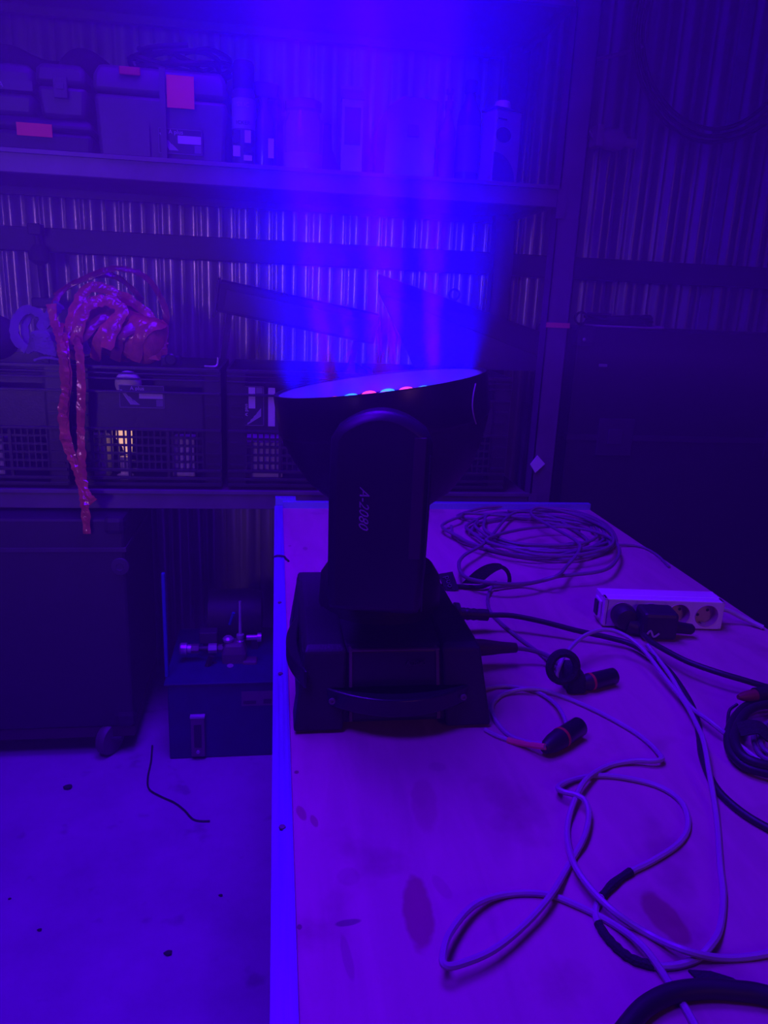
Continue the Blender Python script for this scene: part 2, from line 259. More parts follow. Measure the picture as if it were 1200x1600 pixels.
P = {   # cable courses and folds, metres
    'dmx_main': [(0.3047,0.7235,0.775), (0.2903,0.7378,0.769), (0.276,0.7646,0.763), (0.2695,0.7994,0.763), (0.2748,0.8329,0.763), (0.2992,0.8609,0.763), (0.3362,0.8632,0.768), (0.3691,0.855,0.763), (0.4043,0.8122,0.763), (0.4297,0.7655,0.763), (0.4389,0.7343,0.763), (0.4383,0.7102,0.765), (0.4345,0.6974,0.767), (0.4222,0.6945,0.767), (0.4017,0.699,0.765), (0.3695,0.6945,0.763), (0.3289,0.6617,0.77), (0.3004,0.625,0.768), (0.2823,0.5922,0.763), (0.269,0.5456,0.77), (0.2712,0.514,0.77), (0.2814,0.4844,0.77), (0.3024,0.4676,0.763), (0.3207,0.4417,0.77), (0.3524,0.4382,0.763), (0.3914,0.4388,0.763), (0.4501,0.4492,0.763)],
    'dmx_short': [(0.2705,0.8708,0.765), (0.2934,0.8801,0.763), (0.3152,0.8789,0.763), (0.345,0.8616,0.763), (0.3555,0.8241,0.767), (0.3487,0.7771,0.775), (0.3404,0.7481,0.779)],
    'dmx_red': [(0.2505,0.7775,0.763), (0.2602,0.7643,0.763), (0.2758,0.751,0.763), (0.2924,0.7324,0.769), (0.303,0.7169,0.776)],
    'dmx_loop': [(0.3663,0.858,0.783), (0.3721,0.8671,0.793), (0.3985,0.907,0.797), (0.4427,0.9547,0.799), (0.4839,0.9752,0.799), (0.5098,0.9648,0.795), (0.5269,0.9357,0.785), (0.5273,0.8677,0.775), (0.523,0.8082,0.772), (0.5089,0.7527,0.772), (0.4944,0.7143,0.775), (0.4683,0.6572,0.773), (0.4429,0.5982,0.763), (0.4098,0.5376,0.763), (0.3901,0.5,0.763), (0.367,0.4668,0.763), (0.3458,0.4467,0.767), (0.3282,0.4387,0.763), (0.3022,0.4352,0.763), (0.2797,0.4434,0.763), (0.2693,0.4616,0.763), (0.2667,0.4808,0.763), (0.271,0.4963,0.763), (0.2863,0.513,0.763), (0.3126,0.5314,0.763), (0.3482,0.5471,0.763), (0.3846,0.5673,0.763), (0.4079,0.5913,0.763), (0.4204,0.6253,0.763), (0.4106,0.6531,0.763), (0.3813,0.6712,0.763), (0.3476,0.6783,0.763), (0.3143,0.6688,0.765), (0.2953,0.6535,0.769), (0.2967,0.643,0.771), (0.3085,0.6344,0.772), (0.3133,0.6226,0.772), (0.3087,0.6041,0.769), (0.2927,0.5772,0.767), (0.2684,0.5498,0.763), (0.2336,0.5064,0.77), (0.2018,0.4782,0.77), (0.1685,0.4552,0.771), (0.1404,0.4445,0.772), (0.1284,0.442,0.774), (0.1274,0.4492,0.775), (0.1383,0.4727,0.773), (0.1656,0.5029,0.769), (0.1985,0.5187,0.763), (0.2322,0.5164,0.763), (0.2556,0.5019,0.763), (0.2795,0.4783,0.763), (0.2889,0.4478,0.77), (0.2975,0.4213,0.763), (0.2987,0.3867,0.763), (0.2945,0.3586,0.763)],
    'dmx_bright': [(0.5548,0.9743,0.773), (0.544,0.8892,0.771), (0.5288,0.8099,0.769), (0.5275,0.7567,0.775), (0.542,0.7236,0.767), (0.5545,0.6798,0.763), (0.5729,0.6295,0.763)],
    'power_a': [(0.3309,1.0652,0.7862), (0.3693,1.0612,0.7862), (0.416,1.0438,0.7822), (0.4612,1.0241,0.7762), (0.5057,1.0052,0.7722), (0.533,0.9856,0.7702), (0.5434,0.9506,0.7702), (0.5512,0.9076,0.7682), (0.5415,0.844,0.7682), (0.5283,0.791,0.7662), (0.5078,0.7441,0.7642), (0.4859,0.6991,0.7642), (0.4704,0.6468,0.7642), (0.4735,0.6082,0.7642), (0.4864,0.5795,0.7642), (0.5095,0.5447,0.7642)],
    'power_b': [(0.5625,1.0033,0.7762), (0.5601,0.9742,0.7782), (0.5641,0.9396,0.7812), (0.5771,0.9003,0.7822), (0.6017,0.8683,0.7822), (0.6277,0.8487,0.7802), (0.6558,0.8332,0.7762), (0.7172,0.7997,0.7682)],
    'dmx_strap': [(0.3854,1.2317,0.767), (0.3673,1.1904,0.763), (0.3562,1.1342,0.763), (0.3611,1.0794,0.763), (0.3744,1.0216,0.763), (0.3881,0.9729,0.763), (0.3922,0.9242,0.769), (0.393,0.8934,0.775)],
    'xlr1_cable': [(0.3351,0.95,0.7855), (0.3594,0.9509,0.7815), (0.3812,0.9437,0.7775), (0.3931,0.9191,0.7775), (0.3973,0.8959,0.7775)],
    'strip_cable': [(0.7261,1.0616,0.786), (0.7602,1.0745,0.78), (0.7897,1.0718,0.768), (0.7911,1.0297,0.764), (0.7991,0.9773,0.764)],
    'thick': [(0.2284,0.3712,0.767), (0.2507,0.389,0.767), (0.2685,0.4005,0.767), (0.2927,0.4087,0.767), (0.319,0.4099,0.767), (0.3424,0.406,0.767), (0.3641,0.3995,0.767), (0.4,0.3781,0.767)],
    'tapestrip': [(0.3191,0.4314,0.761), (0.3361,0.4286,0.761), (0.3501,0.4209,0.761), (0.3559,0.4124,0.761), (0.3374,0.4131,0.761), (0.3235,0.4161,0.761)],
    'coil': [(0.4,1.6237,0.765), (0.3877,1.5264,0.768), (0.4374,1.456,0.765), (0.5153,1.3977,0.765), (0.605,1.384,0.768), (0.7012,1.4455,0.765), (0.7594,1.5359,0.765), (0.7767,1.6541,0.768), (0.7407,1.7681,0.765), (0.6318,1.7968,0.765), (0.525,1.7773,0.768), (0.4353,1.7101,0.765), (0.469,1.6583,0.7705), (0.448,1.5957,0.7735), (0.4658,1.5093,0.7705), (0.5147,1.4389,0.7705), (0.5881,1.4126,0.7735), (0.6868,1.4638,0.7705), (0.749,1.528,0.7705), (0.7588,1.6515,0.7735), (0.7085,1.7297,0.7705), (0.5924,1.7277,0.7705), (0.5093,1.6926,0.7735), (0.4778,1.6236,0.776), (0.4587,1.5382,0.779), (0.4947,1.4652,0.776), (0.5728,1.4475,0.776), (0.6535,1.4554,0.779), (0.7226,1.549,0.776), (0.728,1.6758,0.776), (0.653,1.7158,0.779), (0.5641,1.6903,0.776), (0.4364,1.4571,0.7815), (0.3642,1.3583,0.7845), (0.3414,1.3043,0.7815), (0.3423,1.243,0.7815), (0.3905,1.2051,0.7845), (0.4524,1.2146,0.7815), (0.5117,1.246,0.7815), (0.607,1.2667,0.7845), (0.6713,1.3404,0.7815), (0.713,1.4257,0.7815), (0.7122,1.4927,0.7845), (0.6715,1.5555,0.7815), (0.5997,1.565,0.7815), (0.511,1.5205,0.7845), (0.4348,1.453,0.787), (0.4578,1.3928,0.79), (0.5231,1.3493,0.787), (0.6052,1.3563,0.787), (0.6866,1.4041,0.79), (0.7326,1.5229,0.787), (0.7054,1.6424,0.787), (0.6379,1.6991,0.79), (0.5982,1.6518,0.787), (0.6093,1.5518,0.787), (0.6225,1.4345,0.79), (0.6082,1.3804,0.787), (0.5448,1.2857,0.787), (0.5001,1.2234,0.79), (0.4522,1.246,0.767), (0.4211,1.243,0.766), (0.3878,1.2317,0.767)],
    'coil_tail': [(0.6845,1.4745,0.767), (0.7407,1.4848,0.765), (0.7893,1.4772,0.763), (0.7999,1.425,0.763), (0.7879,1.345,0.763), (0.8113,1.3186,0.733)],
    'blackcoil': [[(0.6325,0.7986,0.7755), (0.5968,0.7915,0.7735), (0.5549,0.7548,0.7715), (0.5282,0.7179,0.7695), (0.5189,0.6875,0.7695), (0.5285,0.666,0.7695), (0.5648,0.6521,0.7715), (0.6332,0.6808,0.7735), (0.6891,0.7423,0.7755), (0.6802,0.7892,0.7755), (0.6273,0.7855,0.7795), (0.5877,0.7722,0.7795), (0.5467,0.7341,0.7775), (0.5263,0.7015,0.7775), (0.525,0.6725,0.7775), (0.5616,0.6602,0.7775), (0.6364,0.6974,0.7795), (0.6693,0.7518,0.7795), (0.62,0.7695,0.7835)]],
    'greycoil': [(0.6092,0.7617,0.767), (0.5861,0.7502,0.766), (0.5653,0.7235,0.766), (0.5577,0.6913,0.766), (0.579,0.6819,0.767), (0.6212,0.7016,0.769), (0.6473,0.7485,0.769), (0.6224,0.7631,0.771), (0.5866,0.742,0.771), (0.5646,0.709,0.771), (0.5689,0.6892,0.771), (0.5987,0.6943,0.773), (0.6198,0.7294,0.773), (0.5994,0.7346,0.775)],
    'redlead': [(0.5887,0.7971,0.7742), (0.5762,0.7924,0.7682), (0.5625,0.7727,0.7622), (0.5478,0.7475,0.7622)],
    'floor_wire': [(-0.3454,1.9731,0.0025), (-0.3369,1.894,0.0025), (-0.3339,1.8205,0.0025), (-0.3227,1.7699,0.0025), (-0.2907,1.7381,0.0025), (-0.2518,1.7091,0.0025), (-0.2227,1.6764,0.0025), (-0.2004,1.6428,0.0025), (-0.1807,1.6316,0.0025), (-0.1559,1.6295,0.0025)],
    'stone': [(-0.5292,1.7919,0), (-0.204,1.2396,0), (-0.4673,1.3225,0), (-0.1127,1.3834,0), (-0.5536,1.4139,0)],
    'arc1': [(-0.563,2.08,1.1867), (-0.5564,2.1,1.2246), (-0.5328,2.12,1.2573), (-0.476,2.12,1.2852), (-0.4195,2.12,1.3068), (-0.364,2.12,1.3031), (-0.3248,2.12,1.2795), (-0.2989,2.12,1.2357), (-0.2873,2.12,1.1922), (-0.2957,2.12,1.1374)],
    'arc2': [(-0.5764,2.16,1.2334), (-0.5346,2.16,1.261), (-0.4687,2.16,1.2898), (-0.4203,2.16,1.2889), (-0.3827,2.17,1.2616), (-0.356,2.17,1.2299)],
    'arc3': [(-0.5588,2.06,1.2137), (-0.5527,2.05,1.1752), (-0.5373,2.03,1.1453), (-0.5199,2,1.1086)],
    'arc4': [(-0.52,2.03,1.1067), (-0.5122,2.06,1.1766), (-0.4982,2.1,1.2318), (-0.4696,2.12,1.2602), (-0.4146,2.12,1.2467), (-0.3563,2.1,1.2172), (-0.3114,2.08,1.176), (-0.2895,2.06,1.1211)],
    'arc5': [(-0.497,2.02,1.116), (-0.4849,2.03,1.1784), (-0.4642,2.05,1.2177), (-0.4194,2.06,1.2274), (-0.3874,2.05,1.2054), (-0.401,2.03,1.1661), (-0.4229,2.01,1.1114)],
    'strand1': [(-0.539,2.06,1.1677), (-0.5352,2.02,1.1381), (-0.522,1.985,1.1095), (-0.5178,1.98,1.0635), (-0.5184,1.98,1.0085), (-0.5276,1.98,0.9605), (-0.5299,1.98,0.9039), (-0.5179,1.975,0.8559), (-0.4998,1.965,0.8086), (-0.4867,1.95,0.7622), (-0.4765,1.928,0.7177), (-0.4743,1.922,0.6534)],
    'strand2': [(-0.5148,2.05,1.1453), (-0.4886,2,1.1252), (-0.4798,1.985,1.0877), (-0.4803,1.98,1.0096), (-0.4862,1.978,0.9295), (-0.4872,1.972,0.8652), (-0.4851,1.96,0.8016), (-0.4764,1.945,0.7585), (-0.4558,1.93,0.734)],
    'strand3': [(-0.5251,2.03,1.1458), (-0.5118,1.99,1.1018), (-0.5085,1.985,1.0398), (-0.5213,1.985,0.9599), (-0.5196,1.98,0.896), (-0.5058,1.972,0.8402), (-0.4908,1.96,0.7848), (-0.4851,1.952,0.7449)],
    'wallcord': [(0.9097,2.42,1.9632), (0.9138,2.42,1.8949), (0.917,2.42,1.8343), (0.9254,2.41,1.7977), (0.95,2.4,1.7621)],
    'wallcable': [(0.8802,2.4,1.9589), (0.9458,2.42,1.9796), (1.0138,2.42,1.9987), (1.0749,2.41,2.0196)],
    'slopeboard': [(0.2972,2.3,1.3336), (0.7991,2.25,1.1864), (0.7862,2.22,1.1124), (0.2939,2.28,1.2576)],
    'casecoil': [(0.8559,2.2,1.2274), (0.8557,2.12,1.2082), (0.9335,2.1,1.2084), (1.0487,2.1,1.2146), (1.1367,2.14,1.2256), (1.2078,2.3,1.2447), (1.1461,2.35,1.2509), (1.0174,2.35,1.2496)],
    'hose': [(-0.178,2,0.2664), (-0.1931,2,0.2167), (-0.1887,2,0.166)],
    'strap_leaf': [(0.3299,1.29,0.7411), (0.3397,1.28,0.7423), (0.3532,1.27,0.7562), (0.3735,1.27,0.7761), (0.3943,1.27,0.7897), (0.4135,1.27,0.7921), (0.4268,1.27,0.7808), (0.4309,1.27,0.7618), (0.4223,1.27,0.7479)],
    'tab': [(0.2917,1.26,0.7829), (0.3186,1.26,0.7877), (0.3256,1.232,0.7638), (0.3037,1.232,0.758)],
    'ring_c': [(0.3758,0.86,0.7993)],
    'knot': [(0.386,0.8543,0.76), (0.4104,0.8597,0.76), (0.4243,0.898,0.76)],
    'xlr1': [(0.4003,0.8626,0.772), (0.4606,0.8844,0.772)],
    'xlr2': [(0.3027,0.7193,0.772), (0.3619,0.7624,0.772)],
}

ZT = 0.76            # table top
WALL = 2.46          # back wall plane

# ================================================================== SETTING
fl = MB().box(-2.4, 3.0, -3.0, WALL+.1, -.12, 0); struct(obj('floor', fl, nodes_floor()))
struct(obj('ceiling', MB().box(-2.4, 3.0, -3.0, WALL+.1, 2.95, 3.05), mat('ceiling_sheet', (.10, .09, .10), .7)))
struct(obj('wall_left', MB().box(-2.5, -2.4, -3.0, WALL+.1, 0, 2.95), M_greyd))
struct(obj('wall_right', MB().box(3.0, 3.1, -3.0, WALL+.1, 0, 2.95), M_greyd))
# back wall: a cladding of ribbed steel sheets, each one a part
wb = struct(obj('wall_back', MB().box(-2.4, 3.0, WALL+.03, WALL+.1, 0, 2.95), M_beam))
def sheet(x0, n, pitch=.112):
    prof = []
    for k in range(n):
        x = x0 + k*pitch
        prof += [(x, 0), (x+.010, 0), (x+.0125, -.005), (x+.016, -.005), (x+.0185, 0), (x+.030, 0), (x+.036, -.018), (x+.062, -.018), (x+.068, 0), (x+.084, 0), (x+.0855, -.004), (x+.088, -.006), (x+.0905, -.004), (x+.092, 0)]
    prof.append((x0+n*pitch, 0))
    mb = MB(); lo = [Vector((x, WALL+.012+y, 0.0)) for x, y in prof]; hi = [Vector((x, WALL+.012+y, 2.95)) for x, y in prof]
    lo2 = [Vector((x, WALL+.014+y, 0.0)) for x, y in prof]; hi2 = [Vector((x, WALL+.014+y, 2.95)) for x, y in prof]
    mb.loft([lo, hi], cap=False, close=False); mb.loft([lo2, hi2], cap=False, close=False)
    return mb
for k in range(6):
    obj('corrugated_sheet', sheet(-2.38 + k*.896 + .002, 8), M_steel, wb, smooth=75)
struct(obj('trim_1', MB().box(-2.4, 3.0, WALL-.055, WALL-.006, 1.352, 1.418), M_beam, bevel=.003))   # girt along the wall
struct(obj('glint_strip', MB().box(1.398, 1.436, WALL-.016, WALL-.005, 0.3, 2.95), mat('painted_glint', (.60, .58, .85), .25, .3), bevel=.002))  # paler strip holds the beam's reflection on a wall rib as colour

# ================================================================== WORKBENCH
t = thing('workbench', 'long plywood topped workbench with aluminium edging along its left side, carrying the stage light', 'workbench', (.4, .72, 0))
Y0, Y1 = -.35, 1.80
stains = [(.120, .509, .0125, .042, -.08, (.66, .45, .42), .9), (.328, .486, .014, .030, .12, (.66, .45, .42), .85), (.027, .645, .0045, .012, .25, (.62, .4, .4), .8), (.039, .632, .0035, .010, .2, (.62, .4, .4), .75),
          (.152, .650, .014, .045, -.12, (.84, .72, .74), .7), (.061, .504, .011, .0035, .1, (.35, .33, .42), .85), (.066, .556, .010, .012, 0, (.78, .72, .76), .6), (.178, .712, .010, .009, 0, (.82, .74, .8), .6),
          (.10, 1.20, .02, .05, .4, (.86, .8, .82), .5), (.45, .95, .05, .02, .3, (.86, .8, .82), .5), (.057, .47, .004, .022, .1, (.74, .68, .72), .7), (.50, .60, .04, .02, .2, (.86, .8, .82), .5),
          (.030, 1.495, .0035, .004, 0, (.4, .35, .4), .8), (.061, 1.478, .005, .012, 0, (.55, .4, .45), .7), (.021, .503, .0022, .003, 0, (.35, .3, .35), .9), (.016+.008, .713, .0025, .003, 0, (.35, .2, .2), .9), (.146, .536, .006, .016, .3, (.8, .72, .76), .6)]
obj('plywood_top', MB().box(.018, .805, Y0, Y1-.012, ZT-.021, ZT), nodes_wood(stains), t)
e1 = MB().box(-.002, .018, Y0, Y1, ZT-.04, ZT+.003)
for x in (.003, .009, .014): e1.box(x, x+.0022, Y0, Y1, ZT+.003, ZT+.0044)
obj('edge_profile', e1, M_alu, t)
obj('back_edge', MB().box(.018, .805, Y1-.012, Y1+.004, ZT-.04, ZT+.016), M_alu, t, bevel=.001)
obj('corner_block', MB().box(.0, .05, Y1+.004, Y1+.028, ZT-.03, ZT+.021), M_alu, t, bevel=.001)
obj('side_rail', MB().box(.03, .06, Y0+.05, Y1-.05, ZT-.10, ZT-.021), M_beam, t)
obj('side_rail', MB().box(.75, .78, Y0+.05, Y1-.05, ZT-.10, ZT-.021), M_beam, t)
for x in (.03, .74):
    for y in (Y0+.06, Y1-.10): obj('leg', MB().box(x, x+.04, y, y+.04, 0, ZT-.021), M_beam, t, bevel=.003)
for y in (.62, .93, 1.18): obj('screw', MB().lathe([(.0035, 0), (.003, .0012), (.0005, .0014)], (.008, y, ZT+.0042), n=12), M_brassd, t, smooth=True)
sp = MB().tube([(-.004, 1.415, ZT+.002), (.004, 1.415, ZT+.0062), (.016, 1.412, ZT+.0058), (.021, 1.41, ZT+.002), (.026, 1.395, ZT+.0018)], .0022, 6)
tag(obj('cable_tie', sp, M_rubber, smooth=True), 'thin black tie wrapped over the aluminium table edge beyond the stage light', 'tie')

# ================================================================== MOVING HEAD STAGE LIGHT
CX, CY = .140, .945
mh = thing('moving_head_light', 'black moving head stage light shining blue and red beams upward on the workbench', 'stage light', (CX, CY, ZT))
def rect(x0, x1, y0, y1, z): return [Vector((x0, y0, z)), Vector((x1, y0, z)), Vector((x1, y1, z)), Vector((x0, y1, z))]
base = obj('base_housing', MB().loft([rect(.026, .255, .792, 1.090, ZT+.008), rect(.032, .243, .806, 1.064, ZT+.094), rect(.038, .240, .815, 1.056, ZT+.102)]), M_black, mh, bevel=.006)
# corner pads standing proud of the front and back
for (xa, xb, xc, xd) in ((.022, .080, .034, .083), (.204, .260, .196, .243)):
    obj('corner_pad', MB().loft([rect(xa, xb, .785, .83, ZT+.004), rect(xc, xd, .798, .84, ZT+.100), rect(xc+.003, xd-.003, .806, .92, ZT+.1055)]), M_black, mh, bevel=.004)
    obj('corner_pad', MB().loft([rect(xa, xb, 1.05, 1.095, ZT+.004), rect(xc, xd, 1.03, 1.068, ZT+.100)]), M_black, mh, bevel=.004)
obj('front_panel', MB().loft([rect(.090, .196, .789, .80, ZT+.014), rect(.088, .190, .801, .815, ZT+.098)]), M_blackgloss, mh, bevel=.002)
obj('panel_frame', MB().loft([rect(.193, .197, .787, .80, ZT+.014), rect(.1885, .192, .7985, .815, ZT+.099)]).loft([rect(.0875, .091, .787, .80, ZT+.014), rect(.086, .0893, .7985, .815, ZT+.099)]).box(.086, .193, .7985, .803, ZT+.0985, ZT+.1005), mat('panel_trim', (.16, .10, .10), .5), mh)
obj('lettering', text_mb('A-2080', .008, face_m(.165, .7965, ZT+.083)), M_greyd, mh)
def crescent(x0, x1, y, bow, w, z0, z1, n=18):
    outer = []; inner = []
    for i in range(n+1):
        u = i/n; x = x0+(x1-x0)*u; k = 4*u*(1-u); outer.append((x, y - bow*k)); inner.append((x, y - (bow-w)*k*.985 + .004))
    return MB().prism(outer + inner[::-1], z0, z1)
hd = obj('carry_handle', crescent(.058, .232, .793, .034, .013, ZT+.034, ZT+.056), M_blackgloss, mh, bevel=.003, smooth=True)
for x in (.066, .222): obj('handle_screw', MB().lathe([(.004, 0), (.0035, .002), (.0015, .002), (.0015, .0006)], (x, .782, ZT+.045), (0, -1, 0), 12), M_brassd, hd, smooth=True)
side = crescent(-.07, .10, 0, .020, .010, 0, .022)
side.xf(Matrix.Translation((.034, .885, ZT+.060)) @ Matrix.Rotation(rad(-90), 4, 'Z'))
obj('side_handle', side, M_blackgloss, mh, bevel=.003, smooth=True)
for x in (.045, .235):
    for y in (.815, 1.065): obj('rubber_foot', MB().lathe([(.012, 0), (.014, .003), (.013, .010)], (x, y, ZT), n=14), M_rubber, mh, smooth=True)
PAN = rad(10)
MP = Matrix.Translation((CX, CY, 0)) @ Matrix.Rotation(-PAN, 4, 'Z')
yoke_m = mat('yoke_plastic', (.022, .019, .026), .42)
obj('pan_collar', MB().lathe([(.082, ZT+.100), (.080, ZT+.140), (.070, ZT+.156)], (CX, CY, 0), n=32), M_black, mh, smooth=True)
yb = MB().loft([[MP @ Vector((x, y, z)) for x, y in ((-.046, -.136), (.046, -.136), (.046, .136), (-.046, .136))] for z in (ZT+.150, ZT+.190)])
obj('yoke_base', yb, yoke_m, mh, bevel=.006)
for s in (-1, 1):
    hw = .0545; lowz = ZT+.158; zt = 1.124
    poly = [(-hw+.002, lowz), (hw-.004, lowz), (hw-.001, lowz+.05), (hw, 1.06), (hw-.001, zt-.012), (hw-.008, zt)]
    for i in range(1, 12):
        u = 1 - 2*i/12; poly.append((u*(hw-.008), zt + .019*(1-u*u)))
    poly += [(-hw+.008, zt), (-hw+.001, zt-.012), (-hw, 1.06), (-hw+.001, lowz+.05)]
    arm = MB().prism(poly, .135, .180, 'xz')
    arm.v = [(x, y*s, z) for x, y, z in arm.v]
    arm.xf(MP); a_o = obj('yoke_arm', arm, yoke_m, mh, bevel=.009, smooth=True)
    if s == -1:
        m4 = MP @ Matrix.Translation((-.016, -.1802, 1.040)) @ Matrix.Rotation(rad(90), 4, 'X') @ Matrix.Rotation(rad(-90), 4, 'Z')
        obj('lettering', text_mb('A-2080', .0152, m4, shear=.45), mat('letter_pink', (.40, .30, .34), .5, var=.35, scale=300), a_o)
        obj('chamfer_light', MB().loft([[MP @ Vector(p) for p in ((.034, -.1806, z), (.047, -.1806, z), (.047, -.176, z), (.034, -.176, z))] for z in (.985, 1.118)]), mat('chamfer_light_grey', (.055, .038, .045), .4), a_o, bevel=.001)  # lighter strip paints the light caught along the arm's chamfer
        m5 = MP @ Matrix.Translation((.030, -.1802, .935)); obj('seam_line', MB().box(.021, .0225, -.0008, .001, -.010, .165).xf(m5), M_black, a_o)
# head, tilted about the arms' axis
TILT = rad(9.0)
HM = Matrix.Translation((CX, CY, 1.085)) @ Matrix.Rotation(-PAN, 4, 'Z') @ Matrix.Rotation(-TILT, 4, 'Y')
def headlathe(prof, n=56, cap=False): return MB().lathe(prof, n=n, cap=cap).xf(HM)
head = obj('head_shell', headlathe([(.004, -.098), (.045, -.092), (.078, -.072), (.106, -.042), (.121, -.012), (.128, .008), (.132, .022), (.128, .022), (.05, .0), (.004, 0)]), M_black, mh, smooth=True)
bez = obj('head_rim', headlathe([(.1315, .020), (.1335, .024), (.134, .069), (.1330, .0722), (.1305, .0722), (.1285, .069), (.126, .046), (.122, .040), (.122, .022), (.1315, .020)]), M_blackgloss, mh, smooth=True)
obj('reflector_wall', headlathe([(.1282, .0695), (.1245, .047), (.1235, .047), (.1272, .0700)]), M_inner, bez, smooth=True)
plate = obj('lens_plate', headlathe([(.002, .040), (.1245, .040), (.1245, .046), (.002, .046)], 40), M_blackgloss, head, smooth=True)
leds = []
ring = [(0, 1), (.037, 6), (.074, 12), (.109, 26)]
idx = 0
for R, n in ring:
    for i in range(n):
        a = 2*PI*i/n + (.09 if n == 26 else 0); x, y = R*math.cos(a), R*math.sin(a)
        red = (i % 2 == 1) if n > 1 else True
        lens = MB().lathe([(.0108, .0455), (.0108, .0470), (.008, .0495), (.004, .0506), (.0005, .0509)], (x, y, 0), n=12).xf(HM)
        obj('led_lens', lens, M_ledr if red else M_ledb, plate, smooth=True); leds.append((x, y, red))
# the beams themselves: one spot lamp per emitter group, set at the lens plate
def beam(x, y, red, power, cone=11, size=.008):
    d = bpy.data.lights.new('beam_lamp', 'SPOT'); d.energy = power; d.spot_size = rad(cone); d.spot_blend = 1.0; d.shadow_soft_size = size
    d.color = (1.0, .0, .40) if red else (.0, .0, 1.0)
    o = bpy.data.objects.new('beam_lamp', d); COL.objects.link(o); o.parent = mh
    m = HM @ Matrix.Translation((x, y, .056)) @ Matrix.Rotation(PI, 4, 'X')
    # each emitter leans a little outward so the beams fan open
    m = HM @ Matrix.Translation((x, y, .056)) @ Euler((PI - y*.7, x*.75 + .055, 0)).to_matrix().to_4x4()
    o.matrix_local = Matrix.Translation(-Vector((CX, CY, ZT))) @ m
    return o
for (x, y, red) in leds:
    r_ = math.hypot(x, y)
    if not red: beam(x, y, False, 62*(1.12 if x > .03 else .95), 48)
    elif .02 < r_ < .09: beam(x, y, True, 42, 14)
for (x, y) in ((-.03, .02), (.05, .0)): beam(x, y, False, 80, 76)
sp_ = bpy.data.lights.new('beam_lamp', 'POINT'); sp_.energy = 4.0; sp_.color = (.03, .0, 1.0); sp_.shadow_soft_size = .02   # stray light inside the rim
so = bpy.data.objects.new('beam_lamp', sp_); COL.objects.link(so); so.parent = mh; so.location = HM @ Vector((0, 0, .058)) - Vector((CX, CY, ZT))
# small parts on the head
obj('tilt_hub', MB().lathe([(.03, -.139), (.03, -.10)], n=20).xf(Matrix.Translation((CX, CY, 1.085)) @ Matrix.Rotation(-PAN, 4, 'Z') @ Matrix.Rotation(rad(-90), 4, 'X')), M_black, mh, smooth=True)
obj('tilt_hub', MB().lathe([(.03, -.139), (.03, -.10)], n=20).xf(Matrix.Translation((CX, CY, 1.085)) @ Matrix.Rotation(-PAN, 4, 'Z') @ Matrix.Rotation(rad(90), 4, 'X')), M_black, mh, smooth=True)
sc_m = HM @ Matrix.Rotation(rad(-38), 4, 'Z')
obj('loose_thread', MB().tube([sc_m @ Vector(p) for p in ((.1345, .012, .064), (.1355, .004, .052), (.1358, .0, .040), (.1352, .002, .028), (.1340, .007, .018))], .0009, 6), M_pale, bez, smooth=True)
# power plug and data plug in the right side of the base
def plug_iec(a, b):
    a = Vector(a); b = Vector(b); d = (b-a); L = d.length; mb = MB().lathe([(.0135, 0), (.0135, L*.18), (.017, L*.20), (.017, L*.30), (.0095, L*.34), (.0098, L*.45), (.0085, L*.46), (.0098, L*.52), (.0085, L*.6), (.0098, L*.66), (.0085, L*.74), (.0092, L*.8), (.0092, L)], a, d, 16)
    return mb

# ================================================================== CABLES ON THE BENCH
def cable(name, pts, r, m, label, cat='cable', n=8, sub=7, group=None):
    o = obj(name, MB().tube(pts, r, n, sub), m, smooth=True); return tag(o, label, cat, group)
pa = thing('power_cable', 'thick black power cable plugged into the right side of the stage light base', 'cable', (P['power_a'][0][0], P['power_a'][0][1], ZT))
obj('cord', MB().tube(P['power_a'], .0042, 10, 7), M_rubber, pa, smooth=True)
obj('plug', plug_iec((.262, 1.063, ZT+.032), P['power_a'][0]), M_rubber, pa, smooth=True)
x1 = thing('data_cable', 'purple grey data cable plugged low into the right side of the stage light base', 'cable', (P['xlr1_cable'][0][0], P['xlr1_cable'][0][1], ZT))
obj('cord', MB().tube(P['xlr1_cable'], .0035, 8, 6), M_cabled, x1, smooth=True)
a = Vector((.262, .945, ZT+.030)); b = Vector(P['xlr1_cable'][0])
obj('plug', MB().lathe([(.012, 0), (.0125, .012), (.0118, .03), (.0105, .042), (.0085, .058), (.0070, (b-a).length+.006)], a, b-a, 18), mat('maroon_plug', (.06, .022, .03), .45), x1, smooth=True)
d1 = tag(obj('dmx_cable', MB().tube(P['dmx_main'], .0030, 8, 8), M_cable, smooth=True), 'grey data cable winding from the tilted black plug to the front right of the bench', 'cable')
cable('dmx_cable', P['dmx_loop'], .0030, M_cable, 'long grey cable arching from the black strap loop, curling twice across the bench front', n=8, sub=8)
cable('dmx_cable', P['dmx_short'], .0027, M_cable, 'short grey cable end running from under the base to the back of the tilted plug')
rd = thing('dmx_cable', 'grey cable with a salmon red sleeve entering the tail of the tilted black plug', 'cable', (P['dmx_red'][0][0], P['dmx_red'][0][1], ZT))
obj('cord', MB().tube(P['dmx_red'], .0027, 8, 6), M_cable, rd, smooth=True)
obj('sleeve', MB().tube(catmull(P['dmx_red'], 4)[7:17], .0037, 8, 3), M_pink, rd, smooth=True)
cable('dmx_cable', P['dmx_bright'], .0030, M_cable, 'straight pale cable running from behind the plugs into the black coil at the right')
cable('dmx_cable', P['dmx_strap'], .0030, M_cabled, 'grey cable end leading from the coil down to the black strap loop')
cable('power_cable', P['power_b'], .0042, M_rubber, 'black power cable leaving the socket strip plug toward the right edge of the bench', n=10)
cable('power_cable', P['thick'], .0072, M_rubber, 'thickest black cable curving through the front right corner of the bench', n=12)
